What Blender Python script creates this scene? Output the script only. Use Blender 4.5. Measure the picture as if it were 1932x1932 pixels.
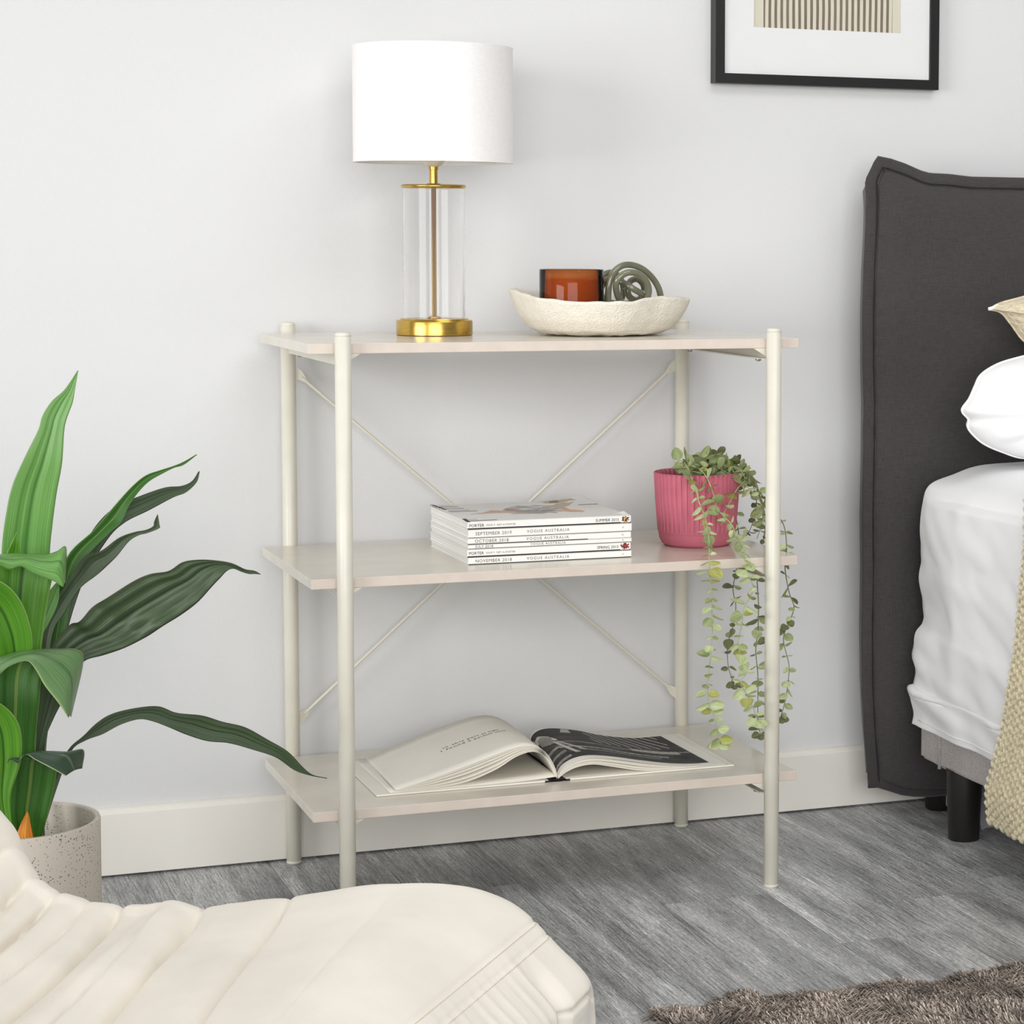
import bpy, bmesh, math, random
import numpy as np
from mathutils import Vector, Matrix, noise
random.seed(7)
for o in list(bpy.data.objects): bpy.data.objects.remove(o)
PI = math.pi
scn = bpy.context.scene
col = scn.collection

# ------------------------------------------------------------------ camera
YAW, PITCH, ROLL = .4007, -.0836, .0066
CAM = np.array([-.7108, -3.5961, 1.0717]); FOC = 4503.; PPX, PPY = 1519.39, 822.53
def _axes():
    cy, sy = math.cos(YAW), math.sin(YAW); cp, sp = math.cos(PITCH), math.sin(PITCH)
    f = np.array([sy*cp, cy*cp, sp]); r = np.array([cy, -sy, 0.]); u = np.cross(r, f)
    c, s = math.cos(ROLL), math.sin(ROLL)
    return c*r+s*u, -s*r+c*u, f
RX, UX, FX = _axes()
cam = bpy.data.cameras.new('camera'); camo = bpy.data.objects.new('camera', cam); col.objects.link(camo)
camo.matrix_world = Matrix(((RX[0], UX[0], -FX[0], CAM[0]), (RX[1], UX[1], -FX[1], CAM[1]), (RX[2], UX[2], -FX[2], CAM[2]), (0, 0, 0, 1)))
cam.sensor_width = 36; cam.sensor_fit = 'HORIZONTAL'; cam.lens = FOC/1932*36
cam.shift_x = (966-PPX)/1932; cam.shift_y = (PPY-966)/1932
cam.clip_start = .05; cam.clip_end = 60
scn.camera = camo

# ------------------------------------------------------------------ light
w = bpy.data.worlds.new('world'); scn.world = w; w.use_nodes = True
w.node_tree.nodes['Background'].inputs[0].default_value = (.97, .98, 1, 1)
w.node_tree.nodes['Background'].inputs[1].default_value = .3
def area(name, loc, target, sx, sy, power, colr=(1, 1, 1)):
    l = bpy.data.lights.new(name, 'AREA'); l.shape = 'RECTANGLE'; l.size = sx; l.size_y = sy; l.energy = power; l.color = colr
    o = bpy.data.objects.new(name, l); col.objects.link(o); o.location = loc
    o.rotation_euler = (Vector(target)-Vector(loc)).to_track_quat('-Z', 'Y').to_euler(); return o
area('window_light', (-5.2, -3.2, 1.5), (.5, .1, .55), 3.2, 2.4, 205, (1, 1, .99))
area('front_light', (-1.4, -7.6, 2.0), (.6, .2, .5), 5.0, 3.0, 272, (1, 1, .995))
area('overhead_fill', (.95, -1.5, 2.58), (.9, -1.3, 0), 1.5, 1.3, 22, (1, 1, .99))  # overhead fill, added to brighten the chair top, bedding and front floor
scn.view_settings.view_transform = 'Standard'; scn.view_settings.look = 'None'
scn.view_settings.exposure = .04; scn.view_settings.gamma = 1; scn.view_settings.use_curve_mapping = False

# ------------------------------------------------------------------ helpers
def at(u, v, x=None, y=None, z=None):
    d = FX*FOC+RX*(u-PPX)-UX*(v-PPY)
    if x is not None: t = (x-CAM[0])/d[0]
    elif y is not None: t = (y-CAM[1])/d[1]
    else: t = (z-CAM[2])/d[2]
    return Vector(CAM+d*t)
def at_plane(u, v, p0, n):
    d = FX*FOC+RX*(u-PPX)-UX*(v-PPY); n = np.array(n); p0 = np.array(p0)
    return Vector(CAM+d*(((p0-CAM)@n)/(d@n)))
def uof(x, y, z):
    d = np.array([x, y, z])-CAM; k = d@FX
    return PPX+FOC*(d@RX)/k, PPY-FOC*(d@UX)/k
def link(name, me, mat=None, parent=None, smooth=False):
    o = bpy.data.objects.new(name, me); col.objects.link(o)
    if mat:
        if isinstance(mat, (list, tuple)):
            for m in mat: me.materials.append(m)
        elif not len(me.materials): me.materials.append(mat)
    if parent: o.parent = parent; o.matrix_parent_inverse = Matrix.Translation(-Vector(parent.location)) if parent.type == 'EMPTY' and parent.parent is None else Matrix()
    if smooth:
        for p in me.polygons: p.use_smooth = True
    return o
def mesh(name, V, Fc, mat=None, parent=None, smooth=False):
    me = bpy.data.meshes.new(name); me.from_pydata([tuple(v) for v in V], [], Fc); me.update()
    return link(name, me, mat, parent, smooth)
def fin(name, bm, mat=None, parent=None, smooth=False, bev=0, seg=2):
    if bev:
        bmesh.ops.bevel(bm, geom=[e for e in bm.edges if len(e.link_faces) == 2 and e.calc_face_angle(0) > .6], offset=bev, segments=seg, affect='EDGES', clamp_overlap=True)
    bmesh.ops.recalc_face_normals(bm, faces=bm.faces)
    me = bpy.data.meshes.new(name); bm.to_mesh(me); bm.free()
    return link(name, me, mat, parent, smooth)
def box(bm, a, b):
    r = bmesh.ops.create_cube(bm, size=1)['verts']
    for v in r: v.co = Vector([(a[i]+b[i])/2+v.co[i]*(b[i]-a[i]) for i in range(3)])
    return r
def bx(name, a, b, mat, parent=None, bev=0, seg=2):
    bm = bmesh.new(); box(bm, a, b); return fin(name, bm, mat, parent, False, bev, seg)
def lathe(bm, prof, c=(0, 0, 0), n=64, fn=None, closed=False):
    rings = []
    for r, z in prof:
        rings.append([bm.verts.new((c[0]+r*math.cos(2*PI*k/n), c[1]+r*math.sin(2*PI*k/n), c[2]+z)) if fn is None else bm.verts.new(fn(r, z, 2*PI*k/n)) for k in range(n)])
    m = len(rings)
    for i in range(m if closed else m-1):
        A, B = rings[i], rings[(i+1) % m]
        for k in range(n): bm.faces.new((A[k], A[(k+1) % n], B[(k+1) % n], B[k]))
    if not closed:
        for R_ in (rings[0], rings[-1]):
            try: bm.faces.new(R_)
            except Exception: pass
    return rings
def rod(bm, a, b, r, n=20, r2=None):
    a = Vector(a); b = Vector(b); q = (b-a).to_track_quat('Z', 'Y'); r2 = r if r2 is None else r2
    A = [bm.verts.new(a+q @ Vector((r*math.cos(2*PI*k/n), r*math.sin(2*PI*k/n), 0))) for k in range(n)]
    B = [bm.verts.new(b+q @ Vector((r2*math.cos(2*PI*k/n), r2*math.sin(2*PI*k/n), 0))) for k in range(n)]
    for k in range(n): bm.faces.new((A[k], A[(k+1) % n], B[(k+1) % n], B[k]))
    bm.faces.new(A[::-1]); bm.faces.new(B)
def cr(P, n):          # catmull-rom resample of a list of tuples
    P = [np.array(p, float) for p in P]; P = [2*P[0]-P[1]]+P+[2*P[-1]-P[-2]]; out = []
    m = len(P)-3
    for i in range(n):
        t = i/(n-1)*m; k = min(int(t), m-1); t -= k
        a, b, c, d = P[k:k+4]
        out.append(.5*((2*b)+(-a+c)*t+(2*a-5*b+4*c-d)*t*t+(-a+3*b-3*c+d)*t**3))
    return out
def tube(bm, pts, r, n=10, closed=False, cap=True):
    pts = [Vector(p) for p in pts]; m = len(pts); rings = []; up = None
    for i, p in enumerate(pts):
        a = pts[(i-1) % m] if (closed or i > 0) else p; b = pts[(i+1) % m] if (closed or i < m-1) else p
        t = (b-a).normalized()
        if up is None: up = t.orthogonal().normalized()
        up = (up-t*up.dot(t)).normalized(); s = t.cross(up); rr = r(i/(m-1)) if callable(r) else r
        rings.append([bm.verts.new(p+(up*math.cos(2*PI*k/n)+s*math.sin(2*PI*k/n))*rr) for k in range(n)])
    for i in range(m if closed else m-1):
        A, B = rings[i], rings[(i+1) % m]
        off = 0
        if closed and i == m-1:
            off = min(range(n), key=lambda q: (B[q].co-A[0].co).length)
        for k in range(n): bm.faces.new((A[k], A[(k+1) % n], B[(k+1+off) % n], B[(k+off) % n]))
    if not closed and cap: bm.faces.new(rings[0][::-1]); bm.faces.new(rings[-1])
def grid(name, G, mat, parent=None, solid=0, smooth=True, off=-1, uvs=False, colf=None):
    n, m = len(G), len(G[0]); V = [tuple(p) for row in G for p in row]
    F_ = [(i*m+j, (i+1)*m+j, (i+1)*m+j+1, i*m+j+1) for i in range(n-1) for j in range(m-1)]
    me = bpy.data.meshes.new(name); me.from_pydata(V, [], F_); me.update()
    if uvs:
        uv = me.uv_layers.new(name='uv'); 
        for lp in me.loops:
            i, j = divmod(lp.vertex_index, m); uv.data[lp.index].uv = (i/(n-1), j/(m-1))
    if colf:
        ca = me.color_attributes.new('print', 'FLOAT_COLOR', 'POINT')
        for i in range(n):
            for j in range(m): ca.data[i*m+j].color = (*colf(i/(n-1), j/(m-1)), 1)
    o = link(name, me, mat, parent, smooth)
    if solid:
        md = o.modifiers.new('solid', 'SOLIDIFY'); md.thickness = solid; md.offset = off
    return o
def empty(name, loc, label, cat, group=None):
    o = bpy.data.objects.new(name, None); col.objects.link(o); o.location = loc; o.empty_display_size = .05
    o['label'] = label; o['category'] = cat
    if group: o['group'] = group
    return o
def tag(o, label, cat, group=None):
    o['label'] = label; o['category'] = cat
    if group: o['group'] = group
    return o
def struct(o, label=None, cat=None):
    o['kind'] = 'structure'
    if label: o['label'] = label
    if cat: o['category'] = cat
    return o
# materials ---------------------------------------------------------
def lin(c): return tuple(((x/255)/12.92 if x/255 <= .04045 else ((x/255+.055)/1.055)**2.4) for x in c)
def base_mat(name, rgb, rough=.6, metal=0, spec=.5):
    m = bpy.data.materials.new(name); m.use_nodes = True; nt = m.node_tree; b = nt.nodes['Principled BSDF']
    b.inputs['Base Color'].default_value = (*lin(rgb), 1); b.inputs['Roughness'].default_value = rough
    b.inputs['Metallic'].default_value = metal; b.inputs['Specular IOR Level'].default_value = spec
    return m, nt, b
def nd(nt, t, **kw):
    n = nt.nodes.new(t)
    for k, v in kw.items():
        if k.startswith('i_'): n.inputs[k[2:].replace('_', ' ')].default_value = v
        else: setattr(n, k, v)
    return n
def ramp(nt, stops):
    r = nt.nodes.new('ShaderNodeValToRGB'); e = r.color_ramp.elements
    while len(e) < len(stops): e.new(.5)
    for q, (p, c) in zip(e, stops): q.position = p; q.color = (*(lin(c) if isinstance(c, tuple) else (c, c, c)), 1)
    return r
def mat(name, rgb, rough=.6, metal=0, spec=.5, var=.06, vs=8, bump=0, bs=200, stretch=(1, 1, 1), sheen=0, bd=.001, dirn=None):
    m, nt, b = base_mat(name, rgb, rough, metal, spec); L = nt.links
    tc = nd(nt, 'ShaderNodeTexCoord'); mp = nd(nt, 'ShaderNodeMapping'); mp.inputs['Scale'].default_value = stretch
    L.new(tc.outputs['Object'], mp.inputs[0])
    nz = nd(nt, 'ShaderNodeTexNoise', i_Scale=vs, i_Detail=5.); L.new(mp.outputs[0], nz.inputs[0])
    lo = tuple(max(0, c*(1-var)) for c in rgb); hi = tuple(min(255, c*(1+var)) for c in rgb)
    r = ramp(nt, [(.3, lo), (.7, hi)]); L.new(nz.outputs[0], r.inputs[0]); L.new(r.outputs[0], b.inputs['Base Color'])
    if bump:
        n2 = nd(nt, 'ShaderNodeTexNoise', i_Scale=bs, i_Detail=3.); L.new(mp.outputs[0], n2.inputs[0])
        bp = nd(nt, 'ShaderNodeBump', i_Strength=bump, i_Distance=bd); L.new(n2.outputs[0], bp.inputs['Height']); L.new(bp.outputs[0], b.inputs['Normal'])
    if sheen: b.inputs['Sheen Weight'].default_value = sheen; b.inputs['Sheen Roughness'].default_value = .5
    return m
def weave(name, rgb, sc=900, bump=.4, var=.1, rough=.9, slub=60, sheen=.2):
    m, nt, b = base_mat(name, rgb, rough, 0, .2); L = nt.links; tc = nd(nt, 'ShaderNodeTexCoord')
    outs = []
    for st in ((1, 1, 14), (14, 14, 1)):
        mp = nd(nt, 'ShaderNodeMapping'); mp.inputs['Scale'].default_value = st; L.new(tc.outputs['Object'], mp.inputs[0])
        n = nd(nt, 'ShaderNodeTexNoise', i_Scale=float(slub), i_Detail=4.); L.new(mp.outputs[0], n.inputs[0]); outs.append(n)
    mx = nd(nt, 'ShaderNodeMath', operation='ADD'); L.new(outs[0].outputs[0], mx.inputs[0]); L.new(outs[1].outputs[0], mx.inputs[1])
    hf = nd(nt, 'ShaderNodeMath', operation='MULTIPLY'); hf.inputs[1].default_value = .5; L.new(mx.outputs[0], hf.inputs[0])
    r = ramp(nt, [(.36, tuple(c*(1-var) for c in rgb)), (.64, tuple(min(255, c*(1+var)) for c in rgb))]); L.new(hf.outputs[0], r.inputs[0]); L.new(r.outputs[0], b.inputs['Base Color'])
    bp = nd(nt, 'ShaderNodeBump', i_Strength=bump, i_Distance=.001); L.new(hf.outputs[0], bp.inputs['Height']); L.new(bp.outputs[0], b.inputs['Normal'])
    b.inputs['Sheen Weight'].default_value = sheen
    return m
M = {}
M['wall'] = mat('wall_paint', (221, 221, 221), .85, var=.006, vs=2, bump=.22, bs=260, bd=.0015)
M['skirting'] = mat('skirting_paint', (242, 238, 230), .45, var=.015, vs=3, bump=.08, bs=300)
M['cream'] = mat('cream_powder_coat', (223, 219, 205), .34, var=.015, vs=20, bump=.05, bs=700)
M['board'] = mat('cream_laminate', (223, 216, 203), .2, var=.02, vs=14, bump=.03, bs=500)
M['board_edge_shade'] = mat('cream_edge_shaded', (218, 205, 193), .5, var=.02, vs=30)  # front and back board edges: dimming from side light put into the colour
M['brass'] = mat('brushed_brass', (205, 168, 84), .24, metal=1, var=.05, vs=30, bump=.1, bs=80, stretch=(1, 1, 30), bd=.0005)
M['steel'] = mat('steel', (120, 122, 125), .35, metal=1, var=.03)
M['shade'] = weave('white_linen_shade', (246, 244, 243), slub=90, bump=.25, var=.02)
M['shade_in'] = mat('shade_lining', (225, 222, 218), .8)
M['socket'] = mat('socket_plastic', (236, 230, 215), .4)
M['bowl'] = mat('rough_ceramic', (236, 230, 217), .92, var=.02, vs=60, bump=.7, bs=290, bd=.0032)
M['wax'] = mat('candle_wax', (216, 168, 122), .5, var=.04, vs=20)
M['wick'] = mat('wick', (235, 225, 200), .9)
M['paper'] = mat('paper', (245, 243, 238), .6, var=.01, vs=20)
M['page'] = mat('book_page', (240, 236, 226), .75, var=.012, vs=10)
M['page_edge'] = mat('page_edges', (226, 221, 208), .85, var=.09, vs=60, stretch=(.06, .06, 26), bump=.4, bs=60, bd=.0006)
M['mag_edge'] = mat('magazine_page_edges', (240, 238, 232), .85, var=.09, vs=30, stretch=(.05, .05, 26), bump=.35, bs=60, bd=.0006)
M['ink'] = mat('black_ink', (40, 38, 38), .6)
M['ink2'] = mat('grey_ink', (105, 102, 100), .6)
M['black'] = mat('black_cloth', (22, 22, 23), .6)
M['pink'] = mat('rose_clay_glaze', (196, 106, 124), .75, var=.03, vs=30, bump=.15, bs=400)
M['soil'] = mat('dark_soil', (44, 36, 30), .95, var=.4, vs=90, bump=1, bs=150, bd=.004)
M['frame'] = mat('black_frame_lacquer', (24, 23, 23), .38, var=.05, vs=20)
M['mount'] = mat('white_mount_board', (240, 240, 240), .8, var=.006)
M['charcoal'] = weave('charcoal_linen', (66, 63, 63), slub=70, bump=.35, var=.10, rough=.95, sheen=.25)
M['sheet'] = mat('white_cotton', (247, 247, 248), .85, var=.006, vs=6, bump=.12, bs=500, sheen=.1)
M['base_fabric'] = mat('grey_marl_fabric', (176, 169, 166), .95, var=.12, vs=420, bump=.4, bs=500, sheen=.1)
M['leg'] = mat('black_stained_wood', (31, 29, 27), .42, var=.08, vs=12)
M['storage'] = mat('lilac_grey_cloth', (186, 184, 190), .8, var=.04, vs=20, bump=.2, bs=60)
M['throw'] = mat('beige_wool', (218, 207, 176), .95, var=.08, vs=130, bump=.6, bs=500, sheen=.3)
M['cushion'] = mat('beige_puckered_cotton', (224, 210, 180), .9, var=.06, vs=90, bump=.7, bs=90, bd=.010, sheen=.2)
M['lounge'] = mat('cream_suede', (246, 239, 227), .9, var=.025, vs=9, bump=.16, bs=420, sheen=.15)
M['stitch'] = mat('stitch_thread', (218, 203, 180), .9)
M['stem'] = mat('pale_green_stem', (170, 180, 130), .6, var=.08, vs=60)
M['dstem'] = mat('brown_green_stem', (118, 118, 78), .7, var=.1, vs=60)
def glassm(name, rgb, ior=1.45, rough=0., thin=False):
    m, nt, b = base_mat(name, rgb, rough); b.inputs['Transmission Weight'].default_value = 1; b.inputs['IOR'].default_value = ior
    b.inputs['Base Color'].default_value = (*rgb, 1) if max(rgb) <= 1 else (*lin(rgb), 1); return m
M['glass'] = glassm('clear_glass', (1, 1, 1), 1.22)
M['pane'] = glassm('picture_glass', (1, 1, 1), 1.12)
M['amber'] = glassm('amber_glass', (.74, .38, .18), 1.28)
M['olive'] = mat('olive_glass', (112, 113, 92), .08, var=.08, vs=25); M['olive'].node_tree.nodes['Principled BSDF'].inputs['Coat Weight'].default_value = .6
def printed(name, rough=.5):
    m, nt, b = base_mat(name, (255, 255, 255), rough); a = nd(nt, 'ShaderNodeAttribute', attribute_name='print'); nt.links.new(a.outputs[0], b.inputs['Base Color']); return m
M['print'] = printed('printed_photo', .62)
def leafmat(name, lo, hi, edge, midc, rough=.35, fine=38, trans=.12):
    m, nt, b = base_mat(name, hi, rough, 0, .5); L = nt.links
    uv = nd(nt, 'ShaderNodeTexCoord'); sp = nd(nt, 'ShaderNodeSeparateXYZ'); L.new(uv.outputs['UV'], sp.inputs[0])
    mp = nd(nt, 'ShaderNodeMapping'); mp.inputs['Scale'].default_value = (.9, fine, 1); L.new(uv.outputs['UV'], mp.inputs[0])
    oi = nd(nt, 'ShaderNodeObjectInfo'); 
    nz = nd(nt, 'ShaderNodeTexNoise', i_Scale=1.4, i_Detail=3.); nz.noise_dimensions = '4D'; L.new(mp.outputs[0], nz.inputs['Vector']); 
    ml = nd(nt, 'ShaderNodeMath', operation='MULTIPLY'); ml.inputs[1].default_value = 20; L.new(oi.outputs['Random'], ml.inputs[0]); L.new(ml.outputs[0], nz.inputs['W'])
    r = ramp(nt, [(.3, lo), (.7, hi)]); L.new(nz.outputs[0], r.inputs[0])
    d = nd(nt, 'ShaderNodeMath', operation='SUBTRACT'); L.new(sp.outputs[1], d.inputs[0]); d.inputs[1].default_value = .5
    ab = nd(nt, 'ShaderNodeMath', operation='ABSOLUTE'); L.new(d.outputs[0], ab.inputs[0])
    rm = ramp(nt, [(0, 1.), (.022, 1.), (.045, 0.), (1, 0.)]); L.new(ab.outputs[0], rm.inputs[0])
    re = ramp(nt, [(0, 0.), (.462, 0.), (.49, 1.), (1, 1.)]); L.new(ab.outputs[0], re.inputs[0])
    m1 = nd(nt, 'ShaderNodeMix', data_type='RGBA'); L.new(rm.outputs[0], m1.inputs[0]); L.new(r.outputs[0], m1.inputs[6]); m1.inputs[7].default_value = (*lin(midc), 1)
    m2 = nd(nt, 'ShaderNodeMix', data_type='RGBA'); L.new(re.outputs[0], m2.inputs[0]); L.new(m1.outputs[2], m2.inputs[6]); m2.inputs[7].default_value = (*lin(edge), 1)
    L.new(m2.outputs[2], b.inputs['Base Color'])
    bp = nd(nt, 'ShaderNodeBump', i_Strength=.35, i_Distance=.002); L.new(nz.outputs[0], bp.inputs['Height']); L.new(bp.outputs[0], b.inputs['Normal'])
    tr = nd(nt, 'ShaderNodeBsdfTranslucent'); L.new(m2.outputs[2], tr.inputs[0]); ms = nd(nt, 'ShaderNodeMixShader'); ms.inputs[0].default_value = trans
    L.new(b.outputs[0], ms.inputs[1]); L.new(tr.outputs[0], ms.inputs[2]); L.new(ms.outputs[0], nt.nodes['Material Output'].inputs[0])
    return m
M['leaf_bright'] = leafmat('bright_green_leaf', (62, 128, 24), (108, 168, 44), (150, 190, 100), (52, 104, 26), .34, trans=.2)
M['leaf_mid'] = leafmat('mid_green_leaf', (80, 142, 56), (136, 184, 104), (120, 160, 90), (82, 134, 62), .28, trans=.15)
M['leaf_deep'] = leafmat('deep_green_leaf', (40, 90, 22), (66, 120, 36), (120, 160, 80), (120, 150, 70), .4, trans=.12)
M['leaf_dark'] = leafmat('dark_green_leaf', (40, 58, 34), (78, 98, 64), (56, 60, 38), (44, 62, 38), .4, trans=.05)
M['leaf_drape'] = leafmat('grey_green_leaf', (78, 118, 66), (128, 164, 110), (170, 190, 130), (84, 120, 74), .3, trans=.1)
M['leaf_drape_dark'] = leafmat('blackish_green_leaf', (34, 58, 40), (64, 88, 66), (196, 206, 160), (90, 110, 86), .3, trans=.05)
M['sheath'] = leafmat('orange_leaf_sheath', (214, 106, 24), (226, 160, 26), (150, 66, 26), (236, 180, 30), .4, fine=12)
def eucm(name, a, b_, edge):
    m = leafmat(name, a, b_, edge, b_, .6, fine=3, trans=.15); return m
M['euc_pale'] = eucm('pale_eucalyptus_leaf', (172, 188, 136), (210, 219, 172), (206, 206, 120))
M['euc_grey'] = eucm('grey_eucalyptus_leaf', (132, 146, 98), (172, 184, 134), (190, 190, 110))
M['euc_yellow'] = eucm('yellow_eucalyptus_leaf', (158, 162, 82), (192, 194, 116), (150, 140, 60))
M['euc_dark'] = eucm('dark_eucalyptus_leaf', (96, 102, 68), (132, 138, 94), (140, 140, 84))

# speckled stoneware
def speckle(name, rgb):
    m, nt, b = base_mat(name, rgb, .7); L = nt.links; tc = nd(nt, 'ShaderNodeTexCoord')
    n = nd(nt, 'ShaderNodeTexVoronoi', i_Scale=240.); L.new(tc.outputs['Object'], n.inputs[0])
    n2 = nd(nt, 'ShaderNodeTexNoise', i_Scale=24., i_Detail=2.); L.new(tc.outputs['Object'], n2.inputs[0])
    th = nd(nt, 'ShaderNodeMath', operation='MULTIPLY'); L.new(n2.outputs[0], th.inputs[0]); th.inputs[1].default_value = .44
    lt = nd(nt, 'ShaderNodeMath', operation='LESS_THAN'); L.new(n.outputs['Distance'], lt.inputs[0]); L.new(th.outputs[0], lt.inputs[1])
    wn = nd(nt, 'ShaderNodeSeparateColor'); L.new(n.outputs['Color'], wn.inputs[0])
    g2 = nd(nt, 'ShaderNodeMath', operation='GREATER_THAN'); L.new(wn.outputs[0], g2.inputs[0]); g2.inputs[1].default_value = .3
    mm = nd(nt, 'ShaderNodeMath', operation='MULTIPLY'); L.new(lt.outputs[0], mm.inputs[0]); L.new(g2.outputs[0], mm.inputs[1])
    mx = nd(nt, 'ShaderNodeMix', data_type='RGBA'); L.new(mm.outputs[0], mx.inputs[0]); mx.inputs[6].default_value = (*lin(rgb), 1); mx.inputs[7].default_value = (*lin((112, 96, 80)), 1)
    L.new(mx.outputs[2], b.inputs['Base Color']); return m
M['stoneware'] = speckle('speckled_stoneware', (212, 203, 190))
# floor wood
def woodmat():
    m, nt, b = base_mat('grey_wood_floor', (120, 120, 122), .42, 0, .5); L = nt.links
    tc = nd(nt, 'ShaderNodeTexCoord'); oi = nd(nt, 'ShaderNodeObjectInfo')
    ad = nd(nt, 'ShaderNodeVectorMath', operation='ADD'); L.new(tc.outputs['Object'], ad.inputs[0]); 
    sc = nd(nt, 'ShaderNodeVectorMath', operation='SCALE'); cx = nd(nt, 'ShaderNodeCombineXYZ'); 
    for k in range(3): L.new(oi.outputs['Random'], cx.inputs[k])
    L.new(cx.outputs[0], sc.inputs[0]); sc.inputs['Scale'].default_value = 30; L.new(sc.outputs[0], ad.inputs[1])
    def nz(st, s, d=4., dist=0.):
        mp = nd(nt, 'ShaderNodeMapping'); mp.inputs['Scale'].default_value = st; L.new(ad.outputs[0], mp.inputs[0])
        n = nd(nt, 'ShaderNodeTexNoise', i_Scale=s, i_Detail=d, i_Distortion=dist); L.new(mp.outputs[0], n.inputs[0]); return n
    fine = nz((20, .6, 1), 26., 7., .25); broad = nz((4.2, .42, 1), 4., 5., .8); grain = nz((8, 1.6, 1), 60., 3.)
    r1 = ramp(nt, [(.3, (138, 139, 141)), (.5, (174, 175, 176)), (.72, (220, 220, 221))]); L.new(broad.outputs[0], r1.inputs[0])
    r2 = ramp(nt, [(.36, .5), (.48, .92), (.6, 1.12), (.72, 1.6)]); L.new(fine.outputs[0], r2.inputs[0])
    mx = nd(nt, 'ShaderNodeMix', data_type='RGBA', blend_type='MULTIPLY'); mx.inputs[0].default_value = 1; L.new(r1.outputs[0], mx.inputs[6]); L.new(r2.outputs[0], mx.inputs[7])
    r3 = ramp(nt, [(.36, .72), (.5, 1.), (.66, 1.2)]); L.new(grain.outputs[0], r3.inputs[0])
    m2 = nd(nt, 'ShaderNodeMix', data_type='RGBA', blend_type='MULTIPLY'); m2.inputs[0].default_value = 1; L.new(mx.outputs[2], m2.inputs[6]); L.new(r3.outputs[0], m2.inputs[7])
    mr = nd(nt, 'ShaderNodeMapRange'); L.new(oi.outputs['Random'], mr.inputs[0]); mr.inputs[3].default_value = .93; mr.inputs[4].default_value = 1.09
    m3 = nd(nt, 'ShaderNodeVectorMath', operation='SCALE'); L.new(m2.outputs[2], m3.inputs[0]); L.new(mr.outputs[0], m3.inputs['Scale'])
    L.new(m3.outputs[0], b.inputs['Base Color'])
    bp = nd(nt, 'ShaderNodeBump', i_Strength=.35, i_Distance=.0008); L.new(fine.outputs[0], bp.inputs['Height']); L.new(bp.outputs[0], b.inputs['Normal'])
    return m
M['floor'] = woodmat()
M['subfloor'] = mat('dark_underlay', (25, 25, 26), .9)

# ================================================================== SETTING
WY = .456
wb = struct(bx('wall_back', (-2.4, WY, -.02), (3.2, WY+.12, 2.62), M['wall']), 'smooth matt white wall behind the shelf and bed')
fl = struct(bx('floor', (-2.4, -4.4, -.03), (3.2, WY, -.009), M['subfloor']), 'grey wood plank floor running towards the back wall')
struct(bx('ceiling', (-2.4, -4.4, 2.62), (3.2, WY+.12, 2.74), M['wall']), 'plain white ceiling above the room')
PWD = .18; planks = {}
def plank(x0, y0, y1):
    key = round(y1-y0, 3)
    if key not in planks:
        bm = bmesh.new(); box(bm, (0, 0, -.009), (PWD-.0007, key-.0007, 0)); 
        me = bpy.data.meshes.new('plank'); bm.to_mesh(me); bm.free(); me.materials.append(M['floor']); planks[key] = me
    o = bpy.data.objects.new('plank', planks[key]); col.objects.link(o); o.location = (x0, y0, 0); o.parent = fl
rp = random.Random(3)
for k in range(-11, 15):
    x0 = .55+k*PWD
    y1 = WY-.002; L0 = {0: .504, 1: .8, -1: 1.0, -2: .3, 2: .62}.get(k, rp.choice([.25, .4, .55, .7, .85, 1.0, 1.15]))
    y0 = y1-L0
    while True:
        plank(x0, y0, y1)
        y1 = y0
        if y1 < -3.0: break
        y0 = y1-1.22
# skirting board with a slim rounded lip
bm = bmesh.new(); prof = [(WY, .004), (WY-.016, .004), (WY-.016, .106), (WY-.0145, .110), (WY-.011, .1135), (WY-.006, .1155), (WY, .1155)]
for x in (-2.4, 3.2): pass
A = [bm.verts.new((-2.4, y, z)) for y, z in prof]; B = [bm.verts.new((3.2, y, z)) for y, z in prof]
for i in range(len(prof)-1): bm.faces.new((A[i], A[i+1], B[i+1], B[i]))
bm.faces.new(A); bm.faces.new(B)
struct(fin('baseboard_back', bm, M['skirting']), 'off-white skirting board along the foot of the wall')

# ================================================================== SHELVING UNIT
SW, SD = .8, .4095; Z = [.9047, .5467, .1871]; TH = .0152; PR = .0124; INS = .0492; OFF = .0145; ZT = .9225
sh = empty('shelving_unit', (SW/2, SD/2, 0), 'cream metal three-tier shelving unit with crossed back braces standing against the wall', 'shelf')
for z in Z:
    bm = bmesh.new(); box(bm, (0, 0, z-TH), (SW, SD, z))
    bmesh.ops.bevel(bm, geom=bm.edges[:], offset=.0006, segments=1, affect='EDGES'); 
    o = fin('shelf_board', bm, [M['board'], M['board_edge_shade']], sh)
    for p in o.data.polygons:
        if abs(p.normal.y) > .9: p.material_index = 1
XL, XR = INS, SW-INS; YF, YB = -OFF+.002, SD+OFF-.002
for x in (XL, XR):
    for y in (YF, YB):
        bm = bmesh.new(); lathe(bm, [(PR*.93, .0), (PR, .002), (PR, .004), (PR*.94, .0045), (PR*.94, .0052), (PR, .0056), (PR, ZT-.0075), (PR*.95, ZT-.0072), (PR*.95, ZT-.0062), (PR, ZT-.0058), (PR, ZT-.0035), (PR*.86, ZT-.0008), (PR*.6, ZT), (0.0005, ZT)], (x, y, 0), 40)
        fin('post', bm, M['cream'], sh, True)
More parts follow.
